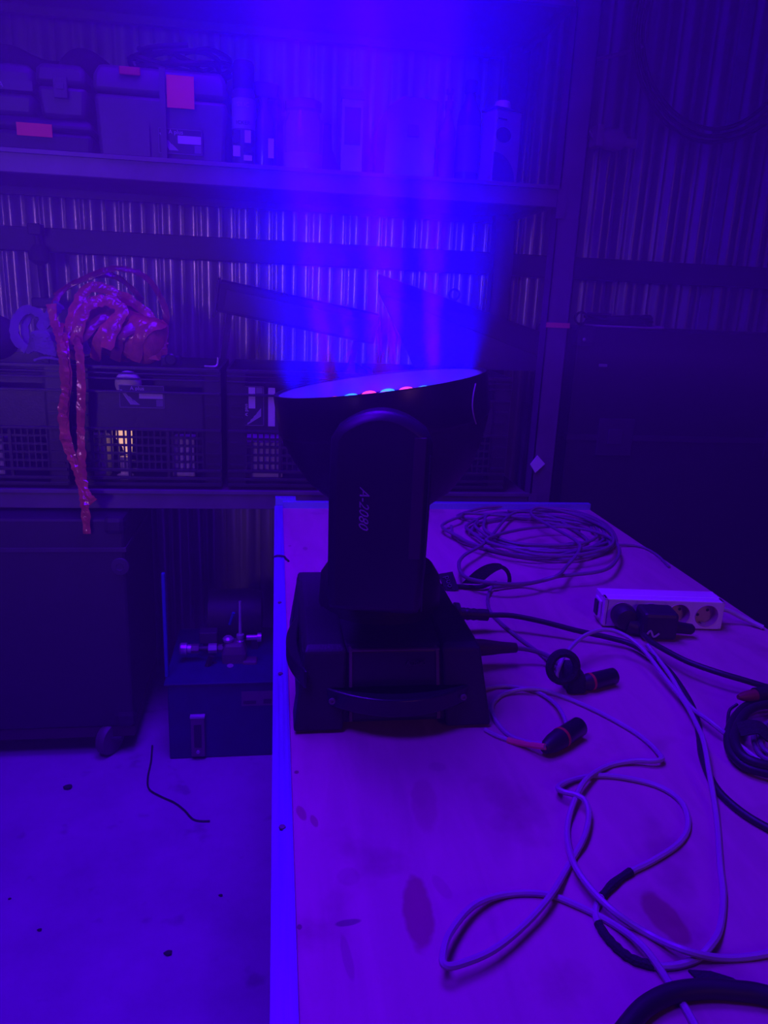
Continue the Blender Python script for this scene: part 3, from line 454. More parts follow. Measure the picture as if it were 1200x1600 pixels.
coil = thing('cable_coil', 'large loose coil of grey cable lying at the far end of the bench', 'cable', (.57, 1.5, ZT))
obj('cord', MB().tube(P['coil'], .0036, 8, 6), M_cabled, coil, smooth=True)
ex = []
for k in range(3):
    n = 14; r0 = .12+.028*k
    ex += [(.565+.012*math.sin(k*2.1)+(r0+.01*math.sin(3*q+k))*1.02*math.cos(2*PI*q/n+k), 1.56+.012*math.cos(k*1.7)+(r0+.012*math.cos(2*q+k))*.95*math.sin(2*PI*q/n+k), ZT+.006+.0045*k+.004*((q+k) % 3 == 0)) for q in range(n)]
obj('cord', MB().tube(ex, .0036, 8, 5), M_cabled, coil, smooth=True)
cable('cable_tail', P['coil_tail'][:5], .0026, M_cabled, 'thin grey cable end slipping off the right edge of the bench behind the socket strip')
# strap with a woven label tying the coil
st = thing('hook_strap', 'black hook and loop strap with a printed tab beside the grey coil', 'strap', (.37, 1.24, ZT))
obj('band', MB().ribbon(P['strap_leaf'], .022, .0016, (0, -1, .3), 7, wf=lambda u: .35+.75*math.sin(PI*min(1, u*1.55)) if u < .62 else .32), M_fabric, st, smooth=True)
TB = [Vector(p) for p in P['tab']]; tn_ = (TB[1]-TB[0]).cross(TB[3]-TB[0]).normalized(); tn_ = tn_ if tn_.y < 0 else -tn_
obj('tab', MB().loft([TB, [p - tn_*.002 for p in TB]]), M_fabric, st)
tx = (TB[2]-TB[1]).normalized(); ty = tn_.cross(tx); tm = Matrix((tx, ty, tn_)).transposed().to_4x4(); tm.translation = (TB[0]+TB[1]+TB[2]+TB[3])/4 + tn_*.0012
obj('lettering', text_mb('puo', .016, tm), M_grey, st)
obj('binding', MB().tube([(.300, 1.258, ZT+.005), (.33, 1.245, ZT+.0045), (.365, 1.237, ZT+.006), (.385, 1.243, ZT+.010), (.40, 1.253, ZT+.007)], .0042, 8, 5), M_fabric, st, smooth=True)
# black strap loop round the first plug
sl = thing('hook_strap', 'black strap ring looped over grey cables behind the plug with the red ring', 'strap', (.375, .845, ZT))
RC = Vector(P['ring_c'][0])
lp = [RC + Vector((.0185*math.cos(a), .004*math.sin(a), .0190*math.sin(a))) for a in [2*PI*i/14 - 1.2 for i in range(15)]]
obj('band', MB().tube(lp, lambda u: .0042+.0016*math.sin(u*PI), 6, 4), M_fabric, sl, smooth=True)
K = [Vector(p) for p in P['knot']]
obj('knot', MB().loft([rect(K[0].x, K[1].x+.001, K[0].y, K[2].y, ZT+.001), rect(K[0].x-.002, K[1].x-.001, K[0].y+.001, K[2].y, ZT+.022), rect(K[0].x, K[1].x-.006, K[0].y+.006, K[2].y-.002, ZT+.034)]), M_fabric, sl, bevel=.005, smooth=True)
def xlr(name, a, b, r, label, ring_at=.42, rear=.75):
    a = Vector(a); b = Vector(b); d = b-a; L = d.length; q = d.normalized()
    t = thing(name, label, 'plug', (a.x, a.y, ZT))
    obj('tail_boot', MB().lathe([(r*.45, 0), (r*.62, L*.04), (r*.9, L*.22), (r*1.02, ring_at*L)], a, d, 20), M_rubber, t, smooth=True)
    obj('colour_ring', MB().lathe([(r*1.05, ring_at*L), (r*1.05, ring_at*L+.004)], a, d, 20), M_red, t, smooth=True)
    obj('shell', MB().lathe([(r, ring_at*L+.004), (r, L-.001), (r*.94, L), (r*.80, L), (r*.80, L-.006), (.0005, L-.006)], a, d, 22), M_blackgloss, t, smooth=True)
    side = q.orthogonal().normalized(); o2 = q.cross(side)
    for k in range(3):
        an = 2*PI*k/3; c = b - q*.006 + (side*math.cos(an)+o2*math.sin(an))*r*.42
        obj('contact', MB().cyl(c, c+q*.003, .0016, n=8), M_metal, t, smooth=True)
    return t
xlr('data_plug', P['xlr1'][0], P['xlr1'][1], .0115, 'black cable plug with a thin red ring lying beside the strap loop', .30)
xlr('data_plug', P['xlr2'][0], P['xlr2'][1], .0118, 'black cable plug with a red ring, tilted, joined by the salmon red sleeve', .45)
# black tape wound on the long grey cable, and a scrap of tape
lp = catmull(P['dmx_loop'], 8)
def tape(i0, i1, label):
    tag(obj('tape_wrap', MB().tube([p for p in lp[i0:i1:3]], lambda u: .0038+.0004*math.sin(u*40), 8, 2), M_fabric, smooth=True), label, 'tape')
tape(18*8+3, 21*8+3, 'black tape wound round the grey cable below the lower right loop')
tape(22*8+6, 24*8+3, 'short black tape wrap on the grey cable at its sharp bend')
tag(obj('tape_scrap', MB().prism([(p[0], p[1]) for p in P['tapestrip']], ZT+.0004, ZT+.0024), M_fabric), 'torn scrap of black tape lying behind the thickest black cable', 'tape')
# coil at the right edge
bc = thing('cable_coil', 'tight black cable coil at the right edge of the bench with a red plug', 'cable', (.62, .72, ZT))
obj('cord', MB().tube(P['blackcoil'][0], .0055, 10, 6), M_rubber, bc, smooth=True)
gc = tag(obj('cable_coil', MB().tube(P['greycoil'], .0030, 8, 6), M_cabled, smooth=True), 'small coil of thin grey cable nested inside the black coil', 'cable')
obj('plug', MB().lathe([(.003, 0), (.006, .008), (.008, .022), (.008, .06)], (.588, .797, ZT+.024), (1, .12, .0), 16), M_dred, bc, smooth=True)
obj('plug_cap', MB().lathe([(.0095, 0), (.0095, .06)], (.614, .8005, ZT+.0245), (1, .12, .02), 16), M_rubber, bc, smooth=True)
obj('thin_lead', MB().tube(P['redlead'], .0020, 7, 6), M_rubber, bc, smooth=True)
obj('strap_bow', MB().ribbon([(.545, .728, ZT+.022), (.565, .722, ZT+.028), (.580, .716, ZT+.019), (.60, .724, ZT+.027), (.625, .738, ZT+.02)], .018, .002, (0, -.6, 1), 5), M_fabric, bc, smooth=True)

# ================================================================== SOCKET STRIP
ps = thing('socket_strip', 'white four way socket strip standing on edge at the right side of the bench', 'socket strip', (.622, 1.058, ZT), rad(-6.5))
SW, SD, SH = .196, .048, .050
body = MB().box(-SW/2, SW/2, 0.018, SD, .002, SH).box(-SW/2, -SW/2+.006, 0.0, .018, .002, SH).box(SW/2-.006, SW/2, 0.0, .018, .002, SH).box(-SW/2, SW/2, .0, .018, SH-.004, SH).box(-SW/2, SW/2, 0, .018, .002, .006)
obj('housing', body, M_white, ps, local=True, bevel=.0015)
pit = .0455
tile = MB(); n = 32
for k in range(4):
    cx = -SW/2+.006+.023+k*.0463; hw = .0231; zc = .026; hh = .0195; R = .0190
    inner = [Vector((cx+R*math.cos(2*PI*i/n), -.001, zc+R*math.sin(2*PI*i/n))) for i in range(n)]
    def sq(a):
        c, s = math.cos(a), math.sin(a); k_ = min(hw/abs(c) if abs(c) > 1e-6 else 9, hh/abs(s)*1.15 if abs(s) > 1e-6 else 9); return Vector((cx+c*k_, -.001, zc+s*k_))
    outer = [sq(2*PI*i/n) for i in range(n)]
    back = [p+Vector((0, .004, 0)) for p in inner]
    tile.loft([outer, inner, back], cap=False)
obj('fascia', tile, M_white, ps, local=True)
sock_m = mat('socket_inside', (.55, .42, .34), .5, var=.05)
for k in range(4):
    cx = -SW/2+.006+.023+k*.0463; zc = .026
    s_ = obj('socket', MB().lathe([(.0192, -.0012), (.0185, -.0022), (.0180, -.0012), (.0180, .0140), (.0004, .0140)], (cx, 0, zc), (0, 1, 0), 30, cap=False), sock_m, ps, smooth=True, local=True)
    for dx in (-.0095, .0095): obj('pin_hole', MB().cyl((cx+dx*.8, .0134, zc+dx*.45), (cx+dx*.8, .0139, zc+dx*.45), .0026, n=10), M_blackp, s_, local=True)
    for sgn in (-1, 1): obj('earth_clip', MB().box(cx-.003, cx+.003, .004, .0138, zc+sgn*.0165-.0009, zc+sgn*.0165+.0009), M_metal, s_, local=True)
obj('switch_end', MB().box(-SW/2-.004, -SW/2, .010, .038, .010, .042), M_white, ps, local=True, bevel=.002)
obj('switch', MB().box(-SW/2-.0065, -SW/2-.003, .016, .032, .014, .038), M_blackp, ps, local=True, bevel=.001)
obj('cord', MB().tube([(SW/2-.002, .03, .024), (SW/2+.02, .032, .024), (SW/2+.05, .028, .012), (SW/2+.075, .01, .004)], .004, 8, 6), M_cord, ps, smooth=True, local=True)
# two plugs pushed into it
def mplug(name, k, label, length, m4rot, rr, cordlabel=None):
    cx = -SW/2+.006+.023+k*.0463
    m = ps.matrix_basis @ Matrix.Translation((cx, 0, .026))
    m = Matrix.Translation((.622, 1.058, ZT)) @ Matrix.Rotation(rad(-6.5), 4, 'Z') @ Matrix.Translation((cx, 0, .026))
    p0 = m @ Vector((0, 0, 0)); t = thing(name, label, 'plug', (p0.x, p0.y, ZT))
    obj('plug_body', MB().lathe([(.0178, .012), (.0178, -.004), (.0200, -.008), (.0195, -.020), (.0165, -.030), (.008, -.032)], (0, 0, 0), (0, 1, 0), 22).xf(m), M_rubber, t, smooth=True)
    q = m @ m4rot
    obj('cable_grip', MB().lathe([(.0135, 0), (.0125, .010), (.0100, .022), (.0085, length), (.005, length+.004)], (0, 0, 0), (1, 0, 0), 16).xf(q), M_rubber, t, smooth=True)
    return t
mplug('mains_plug', 0, 'round black mains plug in the leftmost socket of the white strip', .034, Matrix.Translation((.004, -.024, -.010)) @ Euler((0, rad(8), rad(-18))).to_matrix().to_4x4(), .02)
t2 = mplug('mains_plug', 1, 'bulky black mains plug in the second socket, its grip pointing right', .052, Matrix.Translation((.006, -.026, -.008)) @ Euler((0, rad(4), rad(-4))).to_matrix().to_4x4(), .02)
mq = Matrix.Translation((.622, 1.058, ZT)) @ Matrix.Rotation(rad(-6.5), 4, 'Z')
obj('block', MB().loft([[mq @ Vector(p) for p in ((-.052, -.052, z), (.004, -.052, z), (.006, -.006, z), (-.05, -.006, z))] for z in (.003, .047)]), M_rubber, t2, bevel=.006)
obj('pale_mark', MB().ribbon([mq @ Vector(p) for p in ((-.046, -.054, .012), (-.040, -.0545, .020), (-.034, -.054, .010), (-.026, -.0545, .016))], .003, .0008, (0, -1, 0), 4), M_pale, t2)

# ================================================================== STORAGE RACK
rk = thing('storage_rack', 'dark steel storage rack along the back wall with three shelves of crates and tins', 'rack', (-.5, 2.22, 0))
XR = .712
for nm, z, dz in (('lower_shelf', .745, .036), ('middle_shelf', 1.553, .036), ('top_shelf', 2.005, .036)):
    s_ = obj(nm, MB().box(-1.9, XR, 2.018, 2.425, z-.03, z), M_shelf, rk)
    obj('front_rail', MB().box(-1.9, XR, 2.000, 2.018, z-.046, z+.004), M_rack, s_, bevel=.002)
    obj('rail_lip', MB().box(-1.9, XR, 1.994, 2.004, z-.004, z+.006), M_rack, s_, bevel=.001)
    obj('end_rail', MB().box(XR-.02, XR, 2.018, 2.425, z-.045, z-.03), M_rack, s_)
    obj('back_rail', MB().box(-1.9, XR, 2.405, 2.425, z-.05, z-.03), M_rack, s_)
for (x, y) in ((.714, 1.996), (.656, 2.36), (-1.9, 1.996), (-1.9, 2.36)):
    w = .062; d = .05
    c = MB().box(x, x+w, y, y+.004, 0, 2.6).box(x, x+.004, y, y+d, 0, 2.6).box(x+w-.004, x+w, y, y+d, 0, 2.6)
    po = obj('upright', c, M_rack, rk)
    for zz in (.74, 1.54): obj('bracket', MB().box(x-.004, x+.02, y-.003, y-.0005, zz-.06, zz+.01), M_rack, po)
obj('tape_mark', MB().box(.712, .778, 1.9935, 1.9955, 1.208, 1.221), M_pink, rk)
tag(obj('tag_card', MB().prism([(.703, .836), (.722, .862), (.746, .838), (.720, .812)], 1.988, 1.9915, 'xz'), M_whitep), 'small white diamond card stuck to the right rack post above the bench end', 'card')

# ------------------------------------------------------------------ black crates on the lower shelf
ZS = .751
def make_crate(label):
    """a black open picking crate 0.386 wide; front face at y=0, x from 0"""
    t = thing('storage_crate', label, 'crate', (0, 0, 0), group='black crates on the lower shelf')
    Wd, D, H = .386, .36, .318
    obj('base', MB().box(.006, Wd-.006, .004, D-.004, .004, .012), M_crate, t)
    obj('back_wall', MB().box(.01, Wd-.01, D-.008, D-.002, .012, H), M_crate, t)
    for x in (.004, Wd-.010): obj('side_wall', MB().box(x, x+.006, .01, D-.008, .012, H), M_crate, t)
    # front: solid panel, ledges, lattice, open window
    obj('front_panel', MB().box(.05, Wd-.05, .006, .010, .158, .252), M_crate, t)
    for z0, z1, dep in ((.006, .014, .0), (.022, .030, -.002), (.044, .052, -.003), (.153, .160, -.004), (.250, .256, -.004), (.284, .288, -.002), (.298, .302, -.003), (.310, .318, -.005)):
        obj('ledge', MB().box(.006, Wd-.006, dep, .012, z0, z1), M_crate, t, bevel=.001)
    lat = MB()
    for k in range(5): z = .052 + .0215*(k+.72); lat.box(.05, Wd-.05, .003, .009, z, z+.006)
    for k in range(19): x = .052 + k*.0155; lat.box(x, x+.0042, .004, .010, .052, .155)
    for x in (.14, .24): lat.box(x, x+.007, .0, .010, .03, .155)
    o = obj('lattice', lat, M_crate, t); o['kind'] = 'stuff'
    for x in (.004, Wd-.052):
        c = obj('corner_column', MB().box(x, x+.048, .003, .012, .006, .312).box(x, x+.006, .003, .05, .006, .312), M_crate, t)
        for z in (.062, .092, .122, .190, .220): obj('rib', MB().box(x+.008, x+.042, -.003, .004, z, z+.005), M_crate, c)
    obj('window_back', MB().box(.06, Wd-.06, .10, .104, .258, .284), M_crate, t)
    return t
def aplus(parent, x, y, z, w, h, rot):
    """black label with slanting stripes, a pale block and the words A plus; x, z = centre"""
    M4 = Matrix.Translation((x, y, z)) @ Matrix.Rotation(rad(rot), 4, 'Y')
    lb = obj('label', MB().box(-w/2, w/2, -.0012, 0, -h/2, h/2).xf(M4), M_blackp, parent)
    obj('label_block', MB().box(-w*.06, w*.47, -.002, -.0012, -h*.08, h*.24).xf(M4), M_pale, lb)
    obj('label_block', MB().box(w*.32, w*.47, -.002, -.0012, -h*.42, -h*.12).xf(M4), mat('label_grey', (.16, .14, .17), .6, var=0), lb)
    fr = MB()
    for (a_, b_, c_, d_) in ((-.5, .5, .47, .5), (-.5, .5, -.5, -.47), (-.5, -.485, -.5, .5), (.485, .5, -.5, .5)): fr.box(a_*w, b_*w, -.0018, -.0010, c_*h, d_*h)
    obj('label_frame', fr.xf(M4), mat('label_grey', (.16, .14, .17), .6, var=0), lb)
    st = MB()
    for k in range(4):
        o = k*.085*w
        pts = [(-w*.48+o, h*.30-o*.9), (-w*.44+o, h*.30-o*.9), (-w*.20+o*.6, -h*.36), (-w*.26+o*.6, -h*.36)]
        pts = [(a_, max(-h*.40, b_)) for a_, b_ in pts]; st.prism(pts, -.0019, -.0012, 'xz')
    obj('label_stripes', st.xf(M4), mat('label_stripe', (.34, .30, .36), .6, var=0), lb)
    obj('lettering', text_mb('A plus', h*.24, M4 @ face_m(-w*.10, -.0016, h*.36)), mat('label_letters', (.50, .44, .48), .6, var=0), lb)
    return lb
specs = [(-.916, 'black crate at the far left end of the lower shelf, white cloth on top'), (-.524, 'black crate with a white globe behind its front window, orange ribbon draped over its corner'),
         (-.132, 'black crate with a sideways printed label, just left of the stage light head'), (.260, 'black crate at the right end of the lower shelf next to the rack post')]
proto = make_crate(specs[0][1]); crates = [proto]
for x, lab in specs[1:]:
    c = copy_tree(proto); c['label'] = lab; crates.append(c)
for c, (x, lab) in zip(crates, specs): c.location = (x, 2.020, ZS)
aplus(crates[1], -.3425, 2.0255, .992, .112, .058, 0)
lb = aplus(crates[2], -.058, 2.0255, .975, .104, .054, -90)
obj('side_sticker', MB().box(-.020, -.002, 2.024, 2.0255, .922, 1.024), M_pale, crates[2])
gl = tag(obj('globe_bulb', MB().sphere((-.382, 2.066, ZS+.269), .034, 24, 14).lathe([(.014, -.075), (.015, -.03)], (-.382, 2.066, ZS+.269), n=16), M_whitep, smooth=True), 'white round globe seen through the front window of the second crate', 'bulb')
for (x, w, lab, mm, h) in ((-.80, .10, 'pale package behind the lattice of the leftmost crate', M_pale, .12), (-.515, .07, 'pale packet behind the lattice of the second crate', M_pale, .13), (-.275, .06, 'small pale packet in the right half of the second crate', M_pale, .13)):
    tag(obj('packet', MB().box(x, x+w, 2.05, 2.12, ZS+.013, ZS+h), mm, bevel=.006), lab, 'packet')
lan = thing('added_glow', 'small added warm glow shape seen through the lattice of the second crate', 'lamp', (-.405, 2.09, ZS+.013))  # no lamp known here; glow added behind the lattice
obj('base', MB().lathe([(.022, 0), (.022, .01), (.012, .014), (.012, .06)], (-.402, 2.075, ZS+.013), n=16), M_white, lan, smooth=True)  # base added to carry the glow shape
obj('diffuser', MB().loft([rect(-.400, -.385, 2.060, 2.09, ZS+.080), rect(-.404, -.383, 2.058, 2.09, ZS+.100), rect(-.420, -.382, 2.058, 2.09, ZS+.125), rect(-.418, -.382, 2.058, 2.09, ZS+.149)]), M_warm, lan, bevel=.004)  # emissive shape, added for the warm light on a pale item
tag(obj('parcel', MB().box(-.10, .02, 2.06, 2.20, ZS+.013, ZS+.12), M_pale, bevel=.004), 'pale parcel behind the lattice of the third crate', 'parcel')
# things lying on the crates
ob = thing('orange_ribbon_bundle', 'tangled bundle of shiny orange plastic ribbon on the crates, two tails hanging down', 'ribbon', (-.43, 2.12, 1.069))
core = MB().sphere((-.40, 2.13, 1.148), .085, 22, 12, (1.22, .85, .92))
core.v = [(x+.006*math.sin(40*z+30*y), y+.008*math.sin(45*x), max(1.070, z+.008*math.sin(50*x+20*y))) for x, y, z in core.v]
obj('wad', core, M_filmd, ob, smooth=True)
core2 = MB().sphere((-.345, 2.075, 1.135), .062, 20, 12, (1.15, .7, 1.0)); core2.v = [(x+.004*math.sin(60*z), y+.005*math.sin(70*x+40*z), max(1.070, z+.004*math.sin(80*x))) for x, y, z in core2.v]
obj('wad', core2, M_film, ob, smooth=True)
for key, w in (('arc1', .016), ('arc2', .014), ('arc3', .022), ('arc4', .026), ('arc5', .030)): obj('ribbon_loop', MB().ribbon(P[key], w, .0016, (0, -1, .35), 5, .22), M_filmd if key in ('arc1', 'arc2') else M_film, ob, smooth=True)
for k in range(4):
    x = -.49+.05*k; pts = [(x-.02, 2.045+.01*math.sin(k), 1.08), (x+.0, 2.03, 1.13+.006*k), (x+.05, 2.05, 1.18+.012*math.sin(2*k)), (x+.10, 2.08, 1.19-.01*k), (x+.13, 2.06, 1.15-.012*k), (x+.125, 2.05, 1.085)]
    obj('ribbon_loop', MB().ribbon([(min(a_, -.295), b_, c_) for a_, b_, c_ in pts], .030, .0016, (0, -1, .5), 6, .15), M_film if k % 2 else M_filmd, ob, smooth=True)
for key, w in (('strand1', .021), ('strand2', .020), ('strand3', .013)): obj('hanging_tail', MB().ribbon(P[key], w, .0014, (0, -1, 0), 6, .25), M_film, ob)
wc = thing('white_cloth_bundle', 'crumpled bundle of pale cloth strips left of the orange ribbon', 'cloth', (-.60, 2.10, 1.069))
def cs(pts, w): obj('cloth_strip', MB().ribbon(pts, w, .003, (0, -1, .3), 6, .18), M_cloth, wc, smooth=True)
cs([(-.565, 2.06, 1.16), (-.60, 2.09, 1.19), (-.635, 2.10, 1.195), (-.655, 2.08, 1.165), (-.650, 2.06, 1.125), (-.62, 2.045, 1.10)], .022)
cs([(-.555, 2.07, 1.135), (-.59, 2.10, 1.165), (-.62, 2.11, 1.185), (-.635, 2.09, 1.155), (-.625, 2.07, 1.12), (-.60, 2.05, 1.105)], .018)
cs([(-.545, 2.09, 1.215), (-.565, 2.08, 1.19), (-.585, 2.07, 1.16), (-.56, 2.055, 1.138), (-.54, 2.05, 1.132)], .030)
for k in range(6): cs([(-.620+.004*k, 2.040-.002*k, 1.098+.005*k), (-.595, 2.022, 1.106+.007*k), (-.570, 2.018, 1.100+.008*k), (-.545-.003*k, 2.024, 1.094+.010*k)], .016)
cs([(-.60, 2.022, 1.076), (-.58, 2.018, 1.083), (-.56, 2.018, 1.084), (-.54, 2.022, 1.080)], .006)
cs([(-.60, 2.10, 1.071), (-.59, 2.08, 1.085), (-.58, 2.06, 1.10)], .04)
tag(obj('dark_bag', MB().sphere((-.715, 2.10, 1.125), .06, 16, 10, (1.05, 1, .95)), M_fabric, smooth=True), 'black fabric lump at the left edge beside the pale cloth', 'bag')
cl = thing('hanging_clamp', 'dark clamp hanging from the wall beam behind the orange ribbon', 'clamp', (-.67, 2.395, 1.2))
obj('screw_bar', MB().cyl((-.665, 2.392, 1.20), (-.672, 2.392, 1.40), .011), M_beam, cl, smooth=True)
obj('jaw', MB().lathe([(.012, 0), (.028, .012), (.03, .03), (.016, .055)], (-.670, 2.385, 1.315), n=14), M_beam, cl, smooth=True)
obj('lower_jaw', MB().box(-.70, -.63, 2.375, 2.41, 1.195, 1.225), M_beam, cl, bevel=.006)
obj('hook', MB().box(-.69, -.655, 2.36, 2.404, 1.395, 1.425), M_beam, cl, bevel=.003)
lb_ = thing('light_bar', 'dark flat batten lamp tilted across the third crate', 'lamp', (-.02, 2.26, 1.06))
mB = Matrix.Translation((-.155, 2.235, 1.292)) @ Matrix.Rotation(rad(9.5), 4, 'Y') @ Matrix.Rotation(rad(12), 4, 'X')
obj('housing', MB().box(0, .46, 0, .03, -.088, 0).xf(mB), M_black, lb_, bevel=.006)
obj('diffuser', MB().box(.02, .45, -.004, 0, -.078, -.02).xf(mB), M_greyd, lb_, bevel=.002)
obj('end_cap', MB().box(-.008, 0, -.003, .032, -.104, .003).xf(mB), M_greyd, lb_, bevel=.002)
obj('bracket', MB().box(.03, .045, .0, .028, -.235, -.088).xf(mB), M_black, lb_)
obj('bracket', MB().box(.40, .415, .0, .028, -.18, -.088).xf(mB), M_black, lb_)
sb = P['slopeboard']
fp = thing('folded_panel', 'black folded panel sloping down to the right across the right crate', 'panel', (.55, 2.26, 1.069))
mb = MB(); A, B = Vector(sb[0]), Vector(sb[1])
mb.loft([[A, B, B+Vector((0, -.02, -.075)), A+Vector((0, -.03, -.055))], [A+Vector((0, .02, 0)), B+Vector((0, .02, 0)), B+Vector((0, .0, -.075)), A+Vector((0, -.01, -.055))]])
obj('upper_flap', mb, M_black, fp, bevel=.003)
mb = MB(); dn = Vector((0, -.03, -.055)); dB = Vector((0, -.02, -.075))
mb.loft([[A+dn, B+dB, Vector((.77, 2.20, 1.076)), Vector((.40, 2.20, 1.076))], [A+dn+Vector((0, .012, 0)), B+dB+Vector((0, .012, 0)), Vector((.77, 2.215, 1.076)), Vector((.40, 2.215, 1.076))]])
obj('lower_flap', mb, M_greyd, fp)
obj('ring_handle', MB().lathe([(.012, -.003), (.018, -.003), (.018, .003), (.012, .003), (.012, -.003)], (.520, 2.27, 1.285), (0, 1, 0), 20, cap=False), M_beam, fp, smooth=True)
kn = thing('camera_clip', 'small dark clip lying at the right foot of the orange ribbon', 'clip', (-.265, 2.06, 1.069))
obj('body', MB().box(-.295, -.245, 2.04, 2.08, 1.069, 1.098), M_black, kn, bevel=.006)
obj('knob', MB().lathe([(.014, 0), (.016, .008), (.012, .012)], (-.268, 2.04, 1.088), (0, -1, 0), 16), M_blackgloss, kn, smooth=True)
tag(obj('hex_key', MB().tube([(-.185, 2.05, 1.0725), (-.160, 2.045, 1.0725), (-.152, 2.05, 1.078), (-.150, 2.052, 1.096)], .0028, 6, 3), M_metal, smooth=True), 'small shiny bent key on the rim between two crates', 'tool')

# ------------------------------------------------------------------ upper shelf: cases, tins and bottles
ZU = 1.560
def case(name, x0, x1, y0, y1, z0, z1, m, label, cat='case', lid=.35, handle=True, latch=True):
    t = thing(name, label, cat, ((x0+x1)/2, (y0+y1)/2, z0)); h = z1-z0; zl = z1-h*lid
    obj('body', MB().loft([rect(x0+.008, x1-.008, y0+.006, y1, z0), rect(x0+.002, x1-.002, y0, y1, zl-.003)]), m, t, bevel=.010, smooth=True)
    obj('lid', MB().loft([rect(x0, x1, y0-.003, y1, zl), rect(x0+.003, x1-.003, y0-.002, y1, z1-h*.12), rect(x0+.014, x1-.014, y0+.010, y1-.01, z1)]), m, t, bevel=.010, smooth=True)
    if latch:
        xm = (x0+x1)/2; l = obj('latch', MB().box(xm-.016, xm+.016, y0-.009, y0-.001, zl-.030, zl+.016), m, t, bevel=.002)
        obj('latch_plate', MB().box(xm-.009, xm+.009, y0-.0115, y0-.008, zl-.012, zl+.002), M_grey, l, bevel=.001)
    return t
dc = case('tool_case', -.70, -.432, 2.05, 2.35, ZU, ZU+.078, M_black, 'flat dark tool case with an orange tag at the left of the middle shelf', latch=False)
obj('sticker', MB().box(-.603, -.524, 2.041, 2.0445, ZU+.034, ZU+.062), M_orange, dc)
c1 = case('tool_case', -.72, -.560, 2.05, 2.30, ZU+.0785, ZU+.190, M_greyd, 'grey tool case at the left frame edge, lying on the flat dark case', lid=.55, latch=False)
obj('label', MB().box(-.64, -.562, 2.0445, 2.0475, ZU+.130, ZU+.150), M_grey, c1)
obj('lettering', text_mb('KA', .016, face_m(-.636, 2.0430, ZU+.139)), M_pale, c1)
case('tool_case', -.556, -.441, 2.045, 2.28, ZU+.0785, ZU+.196, M_greyd, 'small rounded grey tool case with a square clasp, on the flat dark case', lid=.40)
gb = case('storage_box', -.430, -.118, 2.05, 2.38, ZU, ZU+.205, M_grey, 'large grey lidded storage box with a big orange sticker on the middle shelf', 'box', lid=.30, latch=False)
obj('sticker', MB().box(-.259, -.196, 2.041, 2.0445, ZU+.118, ZU+.188), M_orange, gb)
obj('handle', MB().box(-.366, -.318, 2.0395, 2.0445, ZU+.180, ZU+.198), M_red, gb, bevel=.003)
obj('sheet_label', MB().box(-.352, -.303, 2.047, 2.0495, ZU+.008, ZU+.080), M_grey, gb)
obj('side_strap', MB().box(-.275, -.262, 2.036, 2.0440, ZU+.0, ZU+.200), M_grey, gb)
aplus(gb, -.231, 2.0485, ZU+.046, .103, .056, 0)
bg = thing('black_cables', 'heap of black cables lying on top of the grey storage box', 'cables', (-.24, 2.15, ZU+.206))
for k in range(6):
    pts = []
    for q in range(12):
        an = 2*PI*q/11 + k; pts.append((-.24+.11*math.cos(an)+.015*math.sin(5*q+k), 2.17+.07*math.sin(an)+.01*math.cos(3*q), ZU+.213+.010*k+.008*math.sin(q*2+k)))
    obj('cord', MB().tube(pts, .006, 7, 4), M_rubber, bg, smooth=True)
for (x, y, s_, lab) in ((-.62, 2.2, (1.35, .9, .45), 'low black cloth bag on the left grey tool case'), (-.47, 2.19, (1.0, .9, .42), 'low black cloth bag on the small rounded tool case')):
    z0 = ZU+.196 if x > -.55 else ZU+.191
    b_ = MB().sphere((x, y, z0+.07*s_[2]-.006), .075, 18, 10, s_); b_.v = [(a_+.008*math.sin(40*c_), b2+.008*math.sin(30*a_), max(z0, c_+.01*math.sin(35*a_+20*b2))) for a_, b2, c_ in b_.v]
    tag(obj('cloth_bag', b_, M_fabric, smooth=True), lab, 'bag')
cn = thing('spray_can', 'tall dark capped spray can with a printed label beside the grey storage box', 'spray can', (-.082, 2.085, ZU))
obj('can', MB().lathe([(.026, 0), (.0285, .004), (.0285, .168), (.022, .182), (.02, .186)], (-.082, 2.085, ZU), n=28), M_grey, cn, smooth=True)
obj('cap', MB().lathe([(.0255, .178), (.0265, .185), (.0260, .232), (.022, .240)], (-.082, 2.085, ZU), n=24), M_black, cn, smooth=True)
for (x, z, w, h, mm) in ((-.098, .070, .017, .028, M_blackp), (-.071, .070, .015, .028, M_pale), (-.098, .036, .017, .024, M_pale), (-.071, .040, .020, .010, M_blackp), (-.071, .022, .020, .012, M_pale)):
    obj('label_block', MB().box(x-w/2, x+w/2, 2.0555, 2.0575, ZU+z-h/2, ZU+z+h/2), mm, cn)
obj('lettering', text_mb('ICKER', .013, face_m(-.082, 2.0555, ZU+.100)), M_blackp, cn)
obj('lettering', text_mb('SILIC', .014, face_m(-.082, 2.0555, ZU+.140)), M_pale, cn)
obj('label_band', MB().lathe([(.0288, .088), (.0288, .156)], (-.082, 2.085, ZU), n=28, cap=False), mat('can_label', (.26, .24, .28), .5), cn, smooth=True)
sb_ = thing('trigger_bottle', 'dark sprayer bottle with a pale strip, right of the tall spray can', 'bottle', (-.03, 2.11, ZU))
obj('bottle', MB().lathe([(.022, 0), (.0235, .006), (.0235, .11), (.010, .15), (.010, .17)], (-.032, 2.11, ZU), n=22), M_bottle, sb_, smooth=True)
obj('nozzle', MB().loft([rect(-.055, .0, 2.10, 2.12, ZU+.170), rect(-.062, .004, 2.098, 2.122, ZU+.20), rect(-.05, -.03, 2.10, 2.12, ZU+.205)]), M_black, sb_, bevel=.003)
